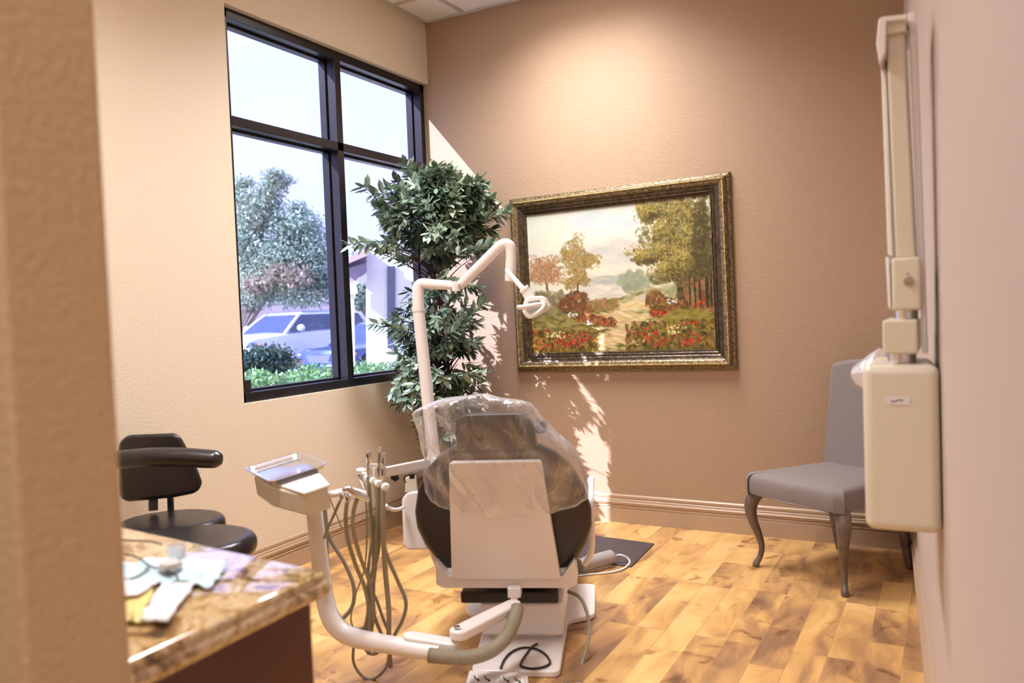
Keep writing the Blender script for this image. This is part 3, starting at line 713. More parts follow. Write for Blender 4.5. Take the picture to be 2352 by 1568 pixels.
# ------------------------------------------------------------------ dental light
lt = thing('dental_light', 'white jointed dental lamp on a tall pole rising behind the dental chair', 'dental light', A(1012, 1200, 3.32))
p0 = A(1012, 1200, 3.32); p1 = A(961, 712, 3.3)
part('pole', MB().tube([p0, p1], [.027, .024], 20), M['plastic'], lt)
part('pole_bracket', MB().tube([p0+Vector((0, 0, .02)), F @ Vector((-.10, .5, .34)), F @ Vector((-.06, .5, .28))], .024, 12), M['plastic'], lt)
part('pole_collar', MB().tube([A(961, 715, 3.3), A(960, 703, 3.3)], .0262, 20), M['plastic_w'], lt)
part('swivel_arm', MB().tube([A(961, 706, 3.3), A(960, 670, 3.3), A(961, 658, 3.3), A(966, 652, 3.3), A(975, 651, 3.295), A(995, 653, 3.28), A(1038, 655, 3.25)], [.0245, .0235, .0225, .0215, .021, .0205, .018], 18, 3), M['plastic'], lt)
kn = part('elbow_joint', MB().tube([A(1030, 656, 3.25), A(1045, 657, 3.23), A(1056, 654, 3.22)], [.012, .0125, .012], 12, 3).lathe([(.001, -.02), (.017, -.02), (.018, 0), (.017, .02), (.001, .02)], A(1048, 657, 3.23), (0, 0, 1)), M['plastic_w'], lt)
part('balance_arm', MB().tube([A(1056, 655, 3.22), A(1064, 648, 3.22), A(1120, 593, 3.18), A(1142, 571, 3.165), A(1152, 563, 3.16), A(1162, 560, 3.155), A(1171, 565, 3.15), A(1174, 578, 3.15), A(1174, 600, 3.15)], [.013, .02, .021, .021, .0215, .0215, .021, .0205, .0205], 18, 3), M['plastic'], lt)
part('lamp_yoke', MB().tube([A(1174, 596, 3.15), A(1173, 622, 3.15), A(1170, 646, 3.15)], [.021, .0215, .0175], 18), M['plastic'], lt)
part('lamp_stem', MB().tube([A(1165, 620, 3.10), A(1168, 626, 3.09), A(1202, 664, 3.04)], [.0085, .0095, .0105], 12, 3), M['plastic_w'], lt)
hc = A(1226, 704, 3.0); ax = (A(1245, 722, 2.98)-A(1205, 672, 3.03)).normalized()
vx = (R @ Vector((1, 0, 0))); vy = (R @ Vector((0, -1, 0))); vz = (R @ Vector((0, 0, -1)))
def sl(pts, dep=0): return [A(x, y, 3.0+dep) for x, y in pts]
part('lamp_neck', MB().loft([sl([(1193, 668), (1211, 653), (1216, 660), (1198, 676)], -.015), sl([(1193, 668), (1211, 653), (1216, 660), (1198, 676)], .03)], smooth=False).loft([sl([(1197, 672), (1214, 657), (1230, 682), (1207, 692)], -.012), sl([(1197, 672), (1214, 657), (1230, 682), (1207, 692)], .028)], smooth=False), M['plastic_w'], lt, bevel=.004)
back_o = [(1203, 690), (1216, 681), (1246, 679), (1256, 684), (1267, 702), (1262, 710), (1225, 731), (1214, 733), (1206, 727), (1199, 716)]
part('lamp_head', MB().loft([sl(back_o, -.03), [A(1233+(x-1233)*.8, 704+(y-704)*.8, 3.07) for x, y in back_o]], smooth=False), M['plastic_w'], lt, bevel=.006)
part('reflector', MB().loft([sl([(1214, 692), (1238, 688), (1248, 696), (1240, 706), (1216, 716), (1208, 712)], -.036), sl([(1214, 692), (1238, 688), (1248, 696), (1240, 706), (1216, 716), (1208, 712)], -.029)], smooth=False), M['steel'], lt)
part('handle', MB().tube([A(1188, 706, 2.93), A(1205, 705, 2.93), A(1228, 701, 2.94), A(1244, 700, 2.96)], [.0085, .0085, .0085, .009], 12, 3), M['plastic_w'], lt)
part('handle', MB().tube([A(1246, 690, 2.96), A(1250, 702, 2.95), A(1238, 716, 2.94), A(1222, 727, 2.95)], .0075, 12, 3), M['plastic_w'], lt)

# ------------------------------------------------------------------ delivery unit with its curved arm
du = thing('delivery_unit', 'white dental delivery unit on a curved arm reaching around beside the dental chair', 'delivery unit', A(1050, 1470, 2.76))
arm_pts = [(718, 1135, 2.92), (726, 1210, 2.92), (735, 1290, 2.92), (746, 1375, 2.91), (762, 1425, 2.89), (795, 1457, 2.87), (850, 1472, 2.83), (930, 1486, 2.79), (1010, 1500, 2.75)]
part('curved_arm', MB().tube([A(*p) for p in arm_pts], [.0285, .030, .031, .032, .033, .033, .032, .031, .030], 18, 4), M['plastic'], du)
def flat_arm(a, b, w0, w1, th):
    d = (b-a).normalized(); s = d.cross(Vector((0, 0, 1))).normalized(); u = Vector((0, 0, 1))
    out = []
    for k in range(9): t = PI/2+PI*k/8; out.append(a+d*math.cos(t)*w0+s*math.sin(t)*w0)
    for k in range(9): t = -PI/2+PI*k/8; out.append(b+d*math.cos(t)*w1+s*math.sin(t)*w1)
    return MB().loft([[p-u*th/2 for p in out], [p+u*th/2 for p in out]], smooth=False)
part('arm_sleeve', flat_arm(A(945, 1466, 2.80), A(1035, 1481, 2.76), .030, .028, .034), M['plastic_w'], du, bevel=.008)
part('link_arm', flat_arm(A(1055, 1454, 2.76), A(1178, 1392, 3.0), .034, .030, .036), M['plastic'], du, bevel=.008)
part('pivot_bolt', MB().lathe([(.001, 0), (.011, 0), (.012, .003), (.007, .004), (.001, .001)], A(1050, 1449, 2.75)+Vector((0, 0, .014)), (0, 0, 1)), M['steel'], du)
hs = [A(985, 1504, 2.73), A(1030, 1508, 2.72), A(1085, 1508, 2.74), A(1130, 1492, 2.78), A(1163, 1462, 2.84), A(1181, 1425, 2.9), A(1188, 1396, 2.96)]
part('corrugated_hose', MB().tube(hs, .0235, 16, 26, ridge=.09), M['hose'], du, 'grey corrugated hose')
# tray head
tx = Vector((.225, -.0935, -.015)); ty = Vector((.084, .1925, .031)); tx.normalize(); ty = (ty-tx*ty.dot(tx)).normalized(); tz = tx.cross(ty)
TC = Vector((-2.094, 2.106, .822))
TM = Matrix((tx, ty, tz)).transposed().to_4x4(); TM.translation = TC
head = MB(TM).loft([rp for rp in [[Vector((x, y, z)) for x, y in [(-.108, -.085), (.06, -.095), (.262, -.055), (.262, .03), (.07, .09), (-.108, .085)]] for z in (-.098, -.022)]], smooth=False)
part('head_housing', head, M['cream_plastic'], du, bevel=.008)
part('head_cover', MB(TM).loft([[Vector((x, y, z)) for x, y in [(-.09, -.075), (.06, -.085), (.268, -.058), (.268, .035), (.07, .08), (-.09, .075)]] for z in (-.022, -.012)], smooth=False), M['plastic_w'], du, bevel=.003)
part('head_clip', MB(TM).tube([(-.115, -.02, -.018), (-.118, -.022, -.05), (-.117, -.028, -.09), (-.112, -.04, -.085)], .003, 6, 4).tube([(-.112, -.04, -.02), (-.115, -.02, -.018)], .003, 6), M['gold'], du)
part('holder_bar', MB().tube([A(756, 1136, 2.74), A(800, 1128, 2.75), A(832, 1132, 2.76)], [.011, .014, .011], 12, 4), M['plastic_w'], du)
part('holder_bar', MB().loft([[A(x, y, 2.72) for x, y in [(818, 1122), (842, 1128), (843, 1146), (822, 1152), (800, 1138)]], [A(x, y, 2.77) for x, y in [(818, 1122), (842, 1128), (843, 1146), (822, 1152), (800, 1138)]]], smooth=False), M['plastic_w'], du, bevel=.004)
tr_ = thing('instrument_tray', 'shiny steel instrument tray on top of the delivery unit', 'tray', TC-Vector((0, 0, .01)))
def rr(hw, hh, r, z, n=5):
    out = []
    for cx_, cy_, a0 in ((hw-r, hh-r, 0), (-hw+r, hh-r, PI/2), (-hw+r, -hh+r, PI), (hw-r, -hh+r, 3*PI/2)):
        for k in range(n+1): t = a0+PI/2*k/n; out.append(Vector((cx_+r*math.cos(t), cy_+r*math.sin(t), z)))
    return out
tm = MB(TM).loft([rr(.103, .087, .02, -.010), rr(.110, .094, .024, -.006), rr(.116, .100, .027, .009), rr(.125, .109, .032, .011), rr(.126, .110, .033, .009), rr(.116, .101, .028, .0065), rr(.111, .095, .025, -.008), rr(.103, .087, .02, -.012)], True, True, True)
part('tray_body', tm, M['steel'], tr_, sharp=60)

# instruments hanging from the delivery head: each with its own hose
def handpiece(name, label, head_pts, head_r, hose, m=M['chrome'], hr=.0045, group='handpieces on the delivery unit', cat='handpiece'):
    b_ = A(*head_pts[0]); t = thing(name, label, cat, b_, group)
    part('handle', MB().tube([A(*p) for p in head_pts], head_r, 12, 3), m, t)
    part('hose', MB().tube([A(*p) for p in hose], hr, 8, 6), M['hose'], t)
    return t
handpiece('handpiece', 'chrome handpiece lying in the holder just right of the steel tray', [(848, 1148, 2.70), (822, 1136, 2.69), (798, 1122, 2.68), (788, 1126, 2.68)], [.009, .012, .009, .008],
          [(822, 1140, 2.7), (812, 1175, 2.72), (812, 1220, 2.74), (828, 1280, 2.78), (850, 1340, 2.84), (858, 1400, 2.88), (852, 1455, 2.95)], hr=.0072)
handpiece('handpiece', 'chrome coupling in the holder under the right end of the white delivery head', [(800, 1152, 2.72), (799, 1142, 2.72), (798, 1132, 2.72)], [.007, .010, .006],
          [(797, 1152, 2.72), (794, 1190, 2.74), (799, 1240, 2.76), (818, 1300, 2.8), (838, 1350, 2.84), (846, 1400, 2.9), (836, 1450, 2.96)], hr=.0072)
handpiece('handpiece', 'chrome coupling whose hose crosses diagonally behind the white post', [(786, 1146, 2.73), (784, 1138, 2.73), (784, 1130, 2.73)], [.006, .008, .006],
          [(782, 1148, 2.73), (768, 1180, 2.78), (752, 1215, 2.85), (745, 1235, 2.9)], hr=.005)
handpiece('syringe', 'small white syringe with a thin wire hose at the corner of the delivery head', [(752, 1137, 2.7), (762, 1134, 2.7), (776, 1133, 2.7)], [.005, .008, .007],
          [(756, 1140, 2.7), (770, 1175, 2.75), (786, 1215, 2.8)], m=M['plastic_w'], hr=.0022, cat='syringe')
# hoses bundled along the post
hb = [[(735, 1135, 2.97), (742, 1200, 2.97), (752, 1290, 2.97), (758, 1370, 2.97), (790, 1430, 2.95), (825, 1448, 2.95)],
      [(728, 1135, 2.97), (740, 1180, 2.98), (760, 1240, 2.98), (790, 1290, 2.98), (812, 1345, 2.98), (810, 1390, 2.98), (788, 1420, 2.97)],
      [(744, 1150, 2.97), (750, 1215, 2.97), (752, 1300, 2.96), (770, 1400, 2.95), (800, 1440, 2.93), (835, 1440, 2.95), (862, 1405, 3.0)]]
for q in hb: part('hose', MB().tube([A(*p) for p in q], .0075, 8, 6), M['hose'], du)

# ------------------------------------------------------------------ assistant side: arm, holders, box
aa = thing('assistant_arm', 'white horizontal assistant arm with a row of round holders behind the delivery unit', 'instrument arm', A(925, 1085, 3.05))
def prismA(px, d0, d1): return MB().loft([[A(x, y, d0) for x, y in px], [A(x, y, d1) for x, y in px]], smooth=False)
part('arm', MB().loft([[A(x, y, d) for x, y, d in [(883, 1072, 2.80), (883, 1072, 2.86), (883, 1096, 2.86), (883, 1096, 2.80)]], [A(x, y, d) for x, y, d in [(985, 1052, 3.14), (985, 1052, 3.22), (985, 1078, 3.22), (985, 1078, 3.14)]]], smooth=False), M['plastic_w'], aa, bevel=.006)
part('arm_mount', MB().tube([A(985, 1066, 3.18), A(1004, 1070, 3.31)], .03, 16), M['plastic'], aa)
part('bracket', prismA([(848, 1064), (884, 1064), (884, 1074), (848, 1076)], 2.82, 2.88), M['plastic_w'], aa, bevel=.003)
for i, (x, y, d) in enumerate([(836, 1092, 2.84), (845, 1098, 2.82), (857, 1104, 2.80), (869, 1110, 2.78), (885, 1118, 2.76)]):
    c0 = A(x, y, d); ax_ = (A(900, 1130, 2.62)-A(836, 1092, 2.84)).normalized()
    r_ = .0135 if i < 4 else .0145
    part('holder', MB().lathe([(.001, -.008), (r_*.8, -.008), (r_, -.003), (r_, .004), (r_*.75, .009), (.001, .010)], c0, ax_, 20), M['plastic_w'], aa)
part('holder_cap', MB().ell(A(829, 1079, 2.86), (.018, .018, .0075)), M['plastic_w'], aa)
part('valve_block', prismA([(896, 1092), (914, 1088), (917, 1100), (908, 1106), (898, 1100)], 2.9, 2.94), M['dark'], aa)
part('wire', MB().tube([A(932, 1108, 2.98), A(928, 1096, 2.98), A(942, 1090, 2.99), A(962, 1084, 3.0)], .003, 6, 4), M['dark'], aa)
part('valve_block', prismA([(940, 1090), (952, 1087), (953, 1099), (941, 1100)], 3.02, 3.05), M['dark'], aa)
part('control_box', prismA([(923, 1146), (935, 1131), (950, 1128), (1000, 1128), (1000, 1262), (935, 1262), (927, 1250)], 3.18, 3.30), M['plastic'], aa, bevel=.008)
part('box_neck', prismA([(932, 1095), (955, 1092), (960, 1130), (930, 1130)], 3.19, 3.26), M['cream_plastic'], aa, bevel=.004)
part('hose', MB().tube([A(886, 1160, 3.0), A(895, 1168, 3.02), (A(912, 1170, 3.06)), A(926, 1165, 3.16)], .0075, 8, 5), M['plastic_w'], aa, 'white hose')
gh = 'instruments standing in the round holders'
def upright(label, tip, base, rads, hose, hr=.0068, name='suction_handpiece', cat='suction handpiece', m=M['chrome']):
    t = thing(name, label, cat, A(*base), gh)
    a, b_ = A(*tip), A(*base)
    n = len(rads)
    part('barrel', MB().tube([b_.lerp(a, k/(n-1)) for k in range(n)], rads, 14, 2), m, t)
    part('hose', MB().tube([A(*p) for p in hose], hr, 8, 6), M['hose'], t)
upright('chrome suction tip with a flared top, leftmost of the three standing upright in the holders', (846, 1036, 2.8), (846, 1092, 2.8), [.005, .006, .0065, .0075, .011, .010],
        [(846, 1094, 2.8), (850, 1160, 2.82), (858, 1280, 2.85), (856, 1380, 2.88), (842, 1440, 2.95), (838, 1490, 3.0)])
upright('tallest slim chrome handpiece standing in the middle round holder', (873, 1027, 2.78), (869, 1098, 2.78), [.005, .007, .0075, .006, .0065, .0075, .005],
        [(868, 1104, 2.78), (866, 1200, 2.8), (862, 1300, 2.84), (852, 1390, 2.88), (848, 1470, 2.95), (846, 1500, 3.0)], name='handpiece', cat='handpiece')
upright('shorter chrome handpiece standing in the rightmost round holder', (882, 1040, 2.76), (879, 1102, 2.76), [.005, .009, .0095, .007, .0075, .006],
        [(880, 1112, 2.76), (880, 1200, 2.78), (884, 1300, 2.82), (893, 1400, 2.86), (893, 1470, 2.92), (897, 1530, 3.0)], hr=.009, name='handpiece', cat='handpiece')
upright('chrome suction valve hanging low at the left end of the round holders', (825, 1088, 2.78), (838, 1124, 2.78), [.006, .007, .009, .0115, .011],
        [(838, 1126, 2.79), (843, 1200, 2.8), (838, 1300, 2.85), (815, 1370, 2.92), (806, 1420, 2.98), (812, 1440, 3.0)], hr=.003)
upright('thin syringe with needle tip between the upright handpieces', (859, 1074, 2.78), (860, 1106, 2.78), [.003, .003, .0045, .004],
        [(861, 1108, 2.78), (872, 1180, 2.8), (884, 1260, 2.82), (912, 1330, 2.86), (932, 1380, 2.88), (926, 1420, 2.9), (905, 1460, 2.93), (896, 1480, 2.95)], name='syringe', cat='syringe', m=M['plastic_w'])
part('hose', MB().tube([A(812, 1485, 3.0), A(812, 1520, 3.0), A(828, 1548, 3.0), A(850, 1560, 3.0), A(872, 1550, 2.98), A(890, 1525, 2.96), A(894, 1480, 2.94)], .0055, 8, 6), M['hose'], aa)
part('hose', MB().tube([A(838, 1488, 3.0), A(850, 1500, 3.0), A(868, 1497, 2.98), (A(880, 1470, 2.96)), A(862, 1420, 2.95), A(845, 1350, 2.9), A(868, 1270, 2.85), A(874, 1150, 2.82), A(872, 1110, 2.78)], .007, 8, 6), M['hose'], aa)
part('hose', MB().tube([A(900, 1470, 2.97), A(880, 1420, 2.93), A(866, 1380, 2.9), A(846, 1330, 2.9), A(852, 1255, 2.86), A(866, 1160, 2.83), A(860, 1106, 2.8)], .0055, 8, 6), M['hose'], aa)

# ------------------------------------------------------------------ things on the floor
o = [hit(1503, 1250, 2, 0), hit(1450, 1303, 2, 0), hit(1450, 1303, 2, 0)+Vector((-.43, .03, 0)), hit(1503, 1250, 2, 0)+Vector((-.43, .03, 0))]
single('floor_mat', MB().loft([[p+Vector((0, 0, .001)) for p in o], [p+Vector((0, 0, .007)) for p in o]], smooth=False), M['mat'], 'dark rectangular rubber mat on the wood floor right of the dental chair', 'mat', bevel=.002)
fc_ = thing('foot_control', 'grey cylinder with a looped cable lying on the dark floor mat', 'foot control', hit(1376, 1300, 2, .008))
a = hit(1330, 1299, 2, .045); b_ = hit(1405, 1278, 2, .045)
dd = (b_-a).normalized(); L_ = (b_-a).length
part('cylinder', MB().lathe([(.001, 0), (.034, 0), (.037, .004), (.037, L_-.006), (.033, L_), (.001, L_)], a, dd), M['hose_light'], fc_)
part('connector', MB().tube([b_-dd*.005, b_+dd*.03], [.012, .009], 10), M['steel'], fc_)
part('cable', MB().tube([b_+dd*.03, hit(1425, 1274, 2, .05), hit(1440, 1280, 2, .03), hit(1446, 1292, 2, .008), hit(1430, 1306, 2, .008), hit(1395, 1315, 2, .005), hit(1350, 1319, 2, .005), hit(1310, 1325, 2, .005)], .005, 8, 6), M['plastic_w'], fc_)
fs = thing('foot_switch', 'white four-button foot switch on the floor in front of the chair base', 'foot switch', hit(1145, 1580, 2, 0))
c0 = [(1077, 1537), (1212, 1543), (1225, 1660), (1048, 1650)]
zt = .05
q = [hit(x, y, 2, zt) for x, y in c0]; 
part('housing', MB().loft([[Vector((p.x, p.y, .001)) for p in q], [p.copy() for p in q]], smooth=False), M['plastic'], fs, bevel=.008)
def onpad(u, v): return (q[0].lerp(q[1], u)).lerp(q[3].lerp(q[2], u), v)
for i in range(2):
    u0, u1 = (.06, .45) if i == 0 else (.53, .94)
    pl = [onpad(u0, .12), onpad(u1, .12), onpad(u1, .8), onpad(u0, .8)]
    bt = part('pedal', MB().loft([[p+Vector((0, 0, -.002)) for p in pl], [p+Vector((0, 0, .006)) for p in pl]], smooth=False), M['plastic_w'], fs, bevel=.003)
    for w in range(2):
        mk = MB()
        uc = u0+(u1-u0)*(.28+.44*w)
        z6 = Vector((0, 0, .0072))
        def S(u, v): return onpad(uc+u, .22+v)+z6
        mk.tube([S(-.055, -.05), S(-.03, -.01), S(.0, .02), S(.04, .03)], .0016, 6, 3)
        mk.tube([S(-.03, -.03), S(-.03, .02), S(.01, .02)], .0014, 6)
        mk.tube([S(.015, .045), S(.045, .06)], .003, 6)
        mk.tube([S(-.055, .13), S(.055, .14)], .0008, 6)
        finish(mk, 'symbol', M['dark'], LOC[fs], bt)
fp = thing('foot_pedal', 'round grey foot pedal on the floor at the bottom of the picture', 'foot pedal', hit(1315, 1600, 2, 0))
part('disc', MB().lathe([(.001, 0), (.09, 0), (.092, .01), (.085, .022), (.06, .036), (.03, .042), (.001, .043)], hit(1317, 1605, 2, 0)+Vector((0, 0, .001))), M['chrome'], fp)
part('hose_stub', MB().tube([hit(1317, 1605, 2, .045), hit(1316, 1585, 2, .06)], .009, 10), M['hose'], fp)

# ------------------------------------------------------------------ stools by the window wall
def stool(label, seat_c, rz, zs, group='operator stools by the window wall', with_back=True):
    T_ = frame_at((seat_c.x, seat_c.y, 0), rz)
    t = thing('operator_stool', label, 'stool', (seat_c.x, seat_c.y, 0), group)
    out = [(.20*math.cos(a)*(1.08 if abs(math.cos(a)) > .5 else 1), .19*math.sin(a)) for a in [2*PI*k/28 for k in range(28)]]
    part('seat', MB(T_).prism(out, zs-.07, zs, plane='xy'), M['blackv'], t, bevel=.028, seg=4, sharp=70)
    part('seat_plate', MB(T_).lathe([(.001, zs-.09), (.12, zs-.09), (.13, zs-.07), (.001, zs-.07)]), M['dark'], t)
    part('gas_column', MB(T_).lathe([(.001, .10), (.028, .10), (.028, .26), (.019, .27), (.019, zs-.08), (.001, zs-.08)]), M['chrome'], t)
    part('hub', MB(T_).lathe([(.001, .075), (.045, .075), (.045, .115), (.03, .13), (.001, .13)]), M['dark'], t)
    for k in range(5):
        a = 2*PI*k/5+.3; e_ = Vector((math.cos(a)*.26, math.sin(a)*.26, .072))
        part('leg', MB(T_).tube([(math.cos(a)*.03, math.sin(a)*.03, .10), e_], [.02, .013], 8), M['dark'], t)
        part('caster', MB(T_).lathe([(.001, -.012), (.024, -.012), (.026, -.006), (.026, .006), (.024, .012), (.001, .012)], (e_.x, e_.y, .027), (-math.sin(a), math.cos(a), 0), 16).tube([(e_.x, e_.y, .03), e_], .006, 8), M['dark'], t)
    return t, T_
sA = A(392, 1190, 3.3)
t1, T1 = stool('black stool with backrest and padded curved arm, close to the cream window wall', sA, 29, .555)
part('back_post', MB().tube([A(352, 1172, 3.4), A(352, 1150, 3.41), A(352, 1130, 3.41)], .019, 12), M['dark'], t1)
part('back_post', MB(T1).tube([(-.06, .05, .495), (-.07, .13, .495), (-.07, .165, .54), (-.07, .17, .62)], .014, 10, 4), M['dark'], t1)
bo = [(272, 1030), (276, 1012), (290, 1002), (300, 998), (398, 994), (414, 1000), (425, 1020), (440, 1050), (455, 1080), (464, 1105), (463, 1118), (450, 1132), (400, 1142), (330, 1149), (290, 1152), (274, 1140)]
bk = MB().loft([[A(x, y, 3.38) for x, y in bo], [A(x, y, 3.43) for x, y in bo]], smooth=False)
part('backrest', bk, M['blackv'], t1, bevel=.02, seg=4, sharp=70)
part('arm_pad', MB().tube([A(240, 1062, 3.27), A(262, 1057, 3.25), A(290, 1054, 3.23), (A(350, 1050, 3.2)), A(420, 1050, 3.2), A(470, 1053, 3.2), A(495, 1054, 3.2), A(508, 1054, 3.2)], [.030, .036, .038, .039, .039, .038, .036, .022], 16, 4), M['blackv'], t1)
sB = A(440, 1232, 2.72)
t2, T2 = stool('black backless round stool half hidden behind the granite counter', Vector((sB.x, sB.y, 0)), 20, .63)

# ------------------------------------------------------------------ counter
CT = .9
ctp = [Vector((-.965, .615, 0)), Vector((-.985, 1.088, 0)), Vector((-1.64, 1.155, 0)), Vector((-2.6, 1.24, 0)), Vector((-2.6, .615, 0))]
def inset(poly, d):
    c = sum(poly, Vector())/len(poly); out = []; n = len(poly)
    for i in range(n):
        p0, p1, p2 = poly[i-1], poly[i], poly[(i+1) % n]
        a = (p1-p0).normalized(); b = (p2-p1).normalized(); na = Vector((-a.y, a.x, 0)); nb = Vector((-b.y, b.x, 0))
        bis = (na+nb); bis = bis/bis.dot(na) if bis.length > 1e-6 else na
        out.append(p1+bis*d)
    return out
# edge profile: rounded top, groove, deep half round below
prof = [(.03, -.046), (.010, -.046), (.004, -.040), (.001, -.030), (.004, -.020), (.010, -.015), (.008, -.010), (.010, -.004), (.016, 0)]
rings = [[Vector((p.x, p.y, CT+z)) for p in inset(ctp, d)] for d, z in prof]
single('countertop', MB().loft(rings, True, True, True), M['granite'], 'brown and gold speckled granite countertop with a rounded edge, in the left foreground', 'countertop', sharp=50)
cb_ = thing('base_cabinet', 'cherry brown laminate base cabinet under the granite countertop', 'cabinet', (-1.7, .85, 0))
part('carcass', MB().loft([[Vector((p.x, p.y, z)) for p in inset(ctp, .03)] for z in (.1, CT-.046)], smooth=False), M['cabinet'], cb_)
part('toe_kick', MB().loft([[Vector((p.x, p.y, z)) for p in inset(ctp, .09)] for z in (0.0, .1)], smooth=False), M['dark'], cb_)
for i in range(3):
    x1 = -1.04-.5*i; x0 = x1-.48; 
    def yy(x): return 1.088+(x+.985)*(-.103)-.03
    d_ = part('door', MB().loft([[Vector((x0, yy(x0), z)), Vector((x1, yy(x1), z)), Vector((x1, yy(x1)+.018, z)), Vector((x0, yy(x0)+.018, z))] for z in (.12, CT-.06)], smooth=False), M['cabinet'], cb_, bevel=.002)
    finish(MB().tube([(x1-.06, yy(x1)+.018, .62), (x1-.06, yy(x1)+.045, .63), (x1-.06, yy(x1)+.045, .73), (x1-.06, yy(x1)+.018, .74)], .005, 8), 'handle', M['chrome'], LOC[cb_], d_)
# papers and small things on the counter
def sheet(px, z=.0, n=10, amp=.004, seed=0):
    P0, P1, P2, P3 = [hit(x, y, 2, CT+z) for x, y in px]
    vs = []; fs_ = []
    for i in range(n+1):
        for j in range(n+1):
            u, v = i/n, j/n; p = P0.lerp(P1, u).lerp(P3.lerp(P2, u), v)
            edge = .007*mnoise.noise(Vector((u*6+seed, v*6, 2)))
            p = p+Vector((edge, edge, max(0, amp*(1+1.6*mnoise.noise(Vector((u*4+seed, v*4, seed)))))))
            vs.append(p)
    for i in range(n):
        for j in range(n): a_ = i*(n+1)+j; fs_.append((a_, a_+1, a_+n+2, a_+n+1))
    mb = MB(); mb.add(vs, fs_, True); return mb
single('paper_bib', sheet([(250, 1300), (400, 1286), (410, 1345), (240, 1350)], .002, 12, .006, 3), M['bib'], 'pale blue paper bib lying under the dark glasses on the counter', 'bib', solid=.001, sharp=180)
single('paper_bib', sheet([(395, 1284), (524, 1298), (485, 1356), (398, 1338)], .003, 14, .006, 9), M['bib'], 'pale blue crumpled bib end spread out to the right on the granite', 'bib', solid=.001, sharp=180)
single('packet', sheet([(240, 1335), (365, 1338), (315, 1372), (225, 1380)], .010, 10, .003, 5), M['paper'], 'folded white packet on the blue bib next to the wall corner', 'packet', solid=.0015, sharp=180)
single('packet', sheet([(240, 1365), (352, 1350), (330, 1432), (250, 1432)], .0035, 10, .003, 15), M['yellow'], 'yellow see-through packet under the white envelope at the wall corner', 'packet', solid=.001, sharp=180)
single('envelope', sheet([(372, 1342), (448, 1340), (386, 1430), (318, 1426)], .008, 8, .002, 2), M['paper'], 'white paper envelope lying askew nearest the edge of the granite counter', 'envelope', solid=.0015, sharp=180)
cp = hit(392, 1312, 2, CT+.008)
single('rubber_cap', MB().lathe([(.001, 0), (.019, 0), (.021, .006), (.018, .013), (.010, .017), (.001, .018)], cp+Vector((0, 0, .004))), mat('grey_rubber', (190, 182, 180), .5), 'grey rounded rubber cap resting on the blue bib', 'cap')
cq = hit(397, 1296, 2, CT)
single('medicine_cup', MB().lathe([(.001, .001), (.013, .001), (.019, .035), (.0175, .035), (.012, .003), (.001, .003)], cq+Vector((0, .01, 0))), M['film2'], 'small clear plastic cup standing behind the grey cap', 'cup')
gl = thing('safety_glasses', 'dark wire glasses lying open on the blue bib beside the wall corner', 'glasses', hit(330, 1320, 2, CT+.01))
def G(x, y, z): return hit(x, y, 2, CT+z)
part('temple_arm', MB().tube([G(252, 1238, .016), G(300, 1241, .020), G(345, 1243, .021), G(372, 1250, .016)], .0019, 8, 5), M['dark'], gl)
part('temple_arm', MB().tube([G(250, 1268, .018), G(310, 1277, .020), G(345, 1300, .018), G(375, 1308, .016), G(404, 1320, .016)], .0019, 8, 5), M['dark'], gl)
part('rim', MB().tube([G(345, 1300, .018), G(325, 1318, .014), G(300, 1328, .012), G(260, 1332, .012)], .0021, 8, 5), M['dark'], gl)
part('rim', MB().tube([G(404, 1320, .016), G(408, 1332, .012), G(392, 1345, .010), G(370, 1350, .010)], .0021, 8, 5), M['dark'], gl)

# ------------------------------------------------------------------ x-ray unit on the right wall
yb0, yb1 = 2.10, 2.42
xr = thing('xray_unit', 'cream wall-mounted dental x-ray unit on the right wall', 'x-ray unit', (-.06, 2.25, .78))
def xbx(px0, py0, px1, py1, y, y2, m, name, bev, wallside=True, label=None):
    a = hit(px0, py0, 1, y); b = hit(px1, py1, 1, y)
    return part(name, MB().box((a.x, y, b.z), (b.x, y2, a.z)), m, xr, label, bevel=bev, seg=4)
a = hit(1979, 850, 1, yb0); b = hit(2168, 1232, 1, yb0)
part('control_box', MB().loft([[Vector((a.x, yb0, b.z)), Vector((b.x-.002, yb0, b.z)), Vector((rwx(yb1)-.004, yb1, b.z)), Vector((a.x, yb1, b.z))], [Vector((a.x, yb0, a.z+.012)), Vector((b.x-.002, yb0, a.z+.012)), Vector((rwx(yb1)-.004, yb1, a.z+.012)), Vector((a.x, yb1, a.z+.012))]], smooth=False), M['cream_plastic'], xr, bevel=.022, seg=5)
la = hit(2036, 911, 1, yb0); lb = hit(2090, 929, 1, yb0)
lab = part('label_plate', MB().box((la.x, yb0-.0015, lb.z), (lb.x, yb0+.002, la.z)), M['paper'], xr, 'small white label plate')
finish(MB().tube([hit(2045, 920, 1, yb0-.002), hit(2055, 922, 1, yb0-.002), hit(2062, 918, 1, yb0-.002), hit(2075, 919, 1, yb0-.002)], .0012, 6, 3), 'lettering', M['dark'], LOC[xr], lab)
xbx(2026, 735, 2109, 813, 2.12, 2.36, M['cream_plastic'], 'bracket_block', .006)
part('swivel', MB().lathe([(.001, 0), (.032, 0), (.032, .03), (.001, .03)], hit(2072, 822, 1, 2.2)+Vector((0, 0, -.012))), M['steel'], xr)
part('swivel', MB().lathe([(.001, 0), (.026, 0), (.026, .04), (.001, .04)], hit(2082, 726, 1, 2.2)+Vector((0, 0, -.01))), M['steel'], xr)
xbx(2047, 592, 2117, 712, 2.12, 2.30, M['cream_plastic'], 'arm_joint_box', .008)
kc = hit(2087, 645, 1, 2.12)
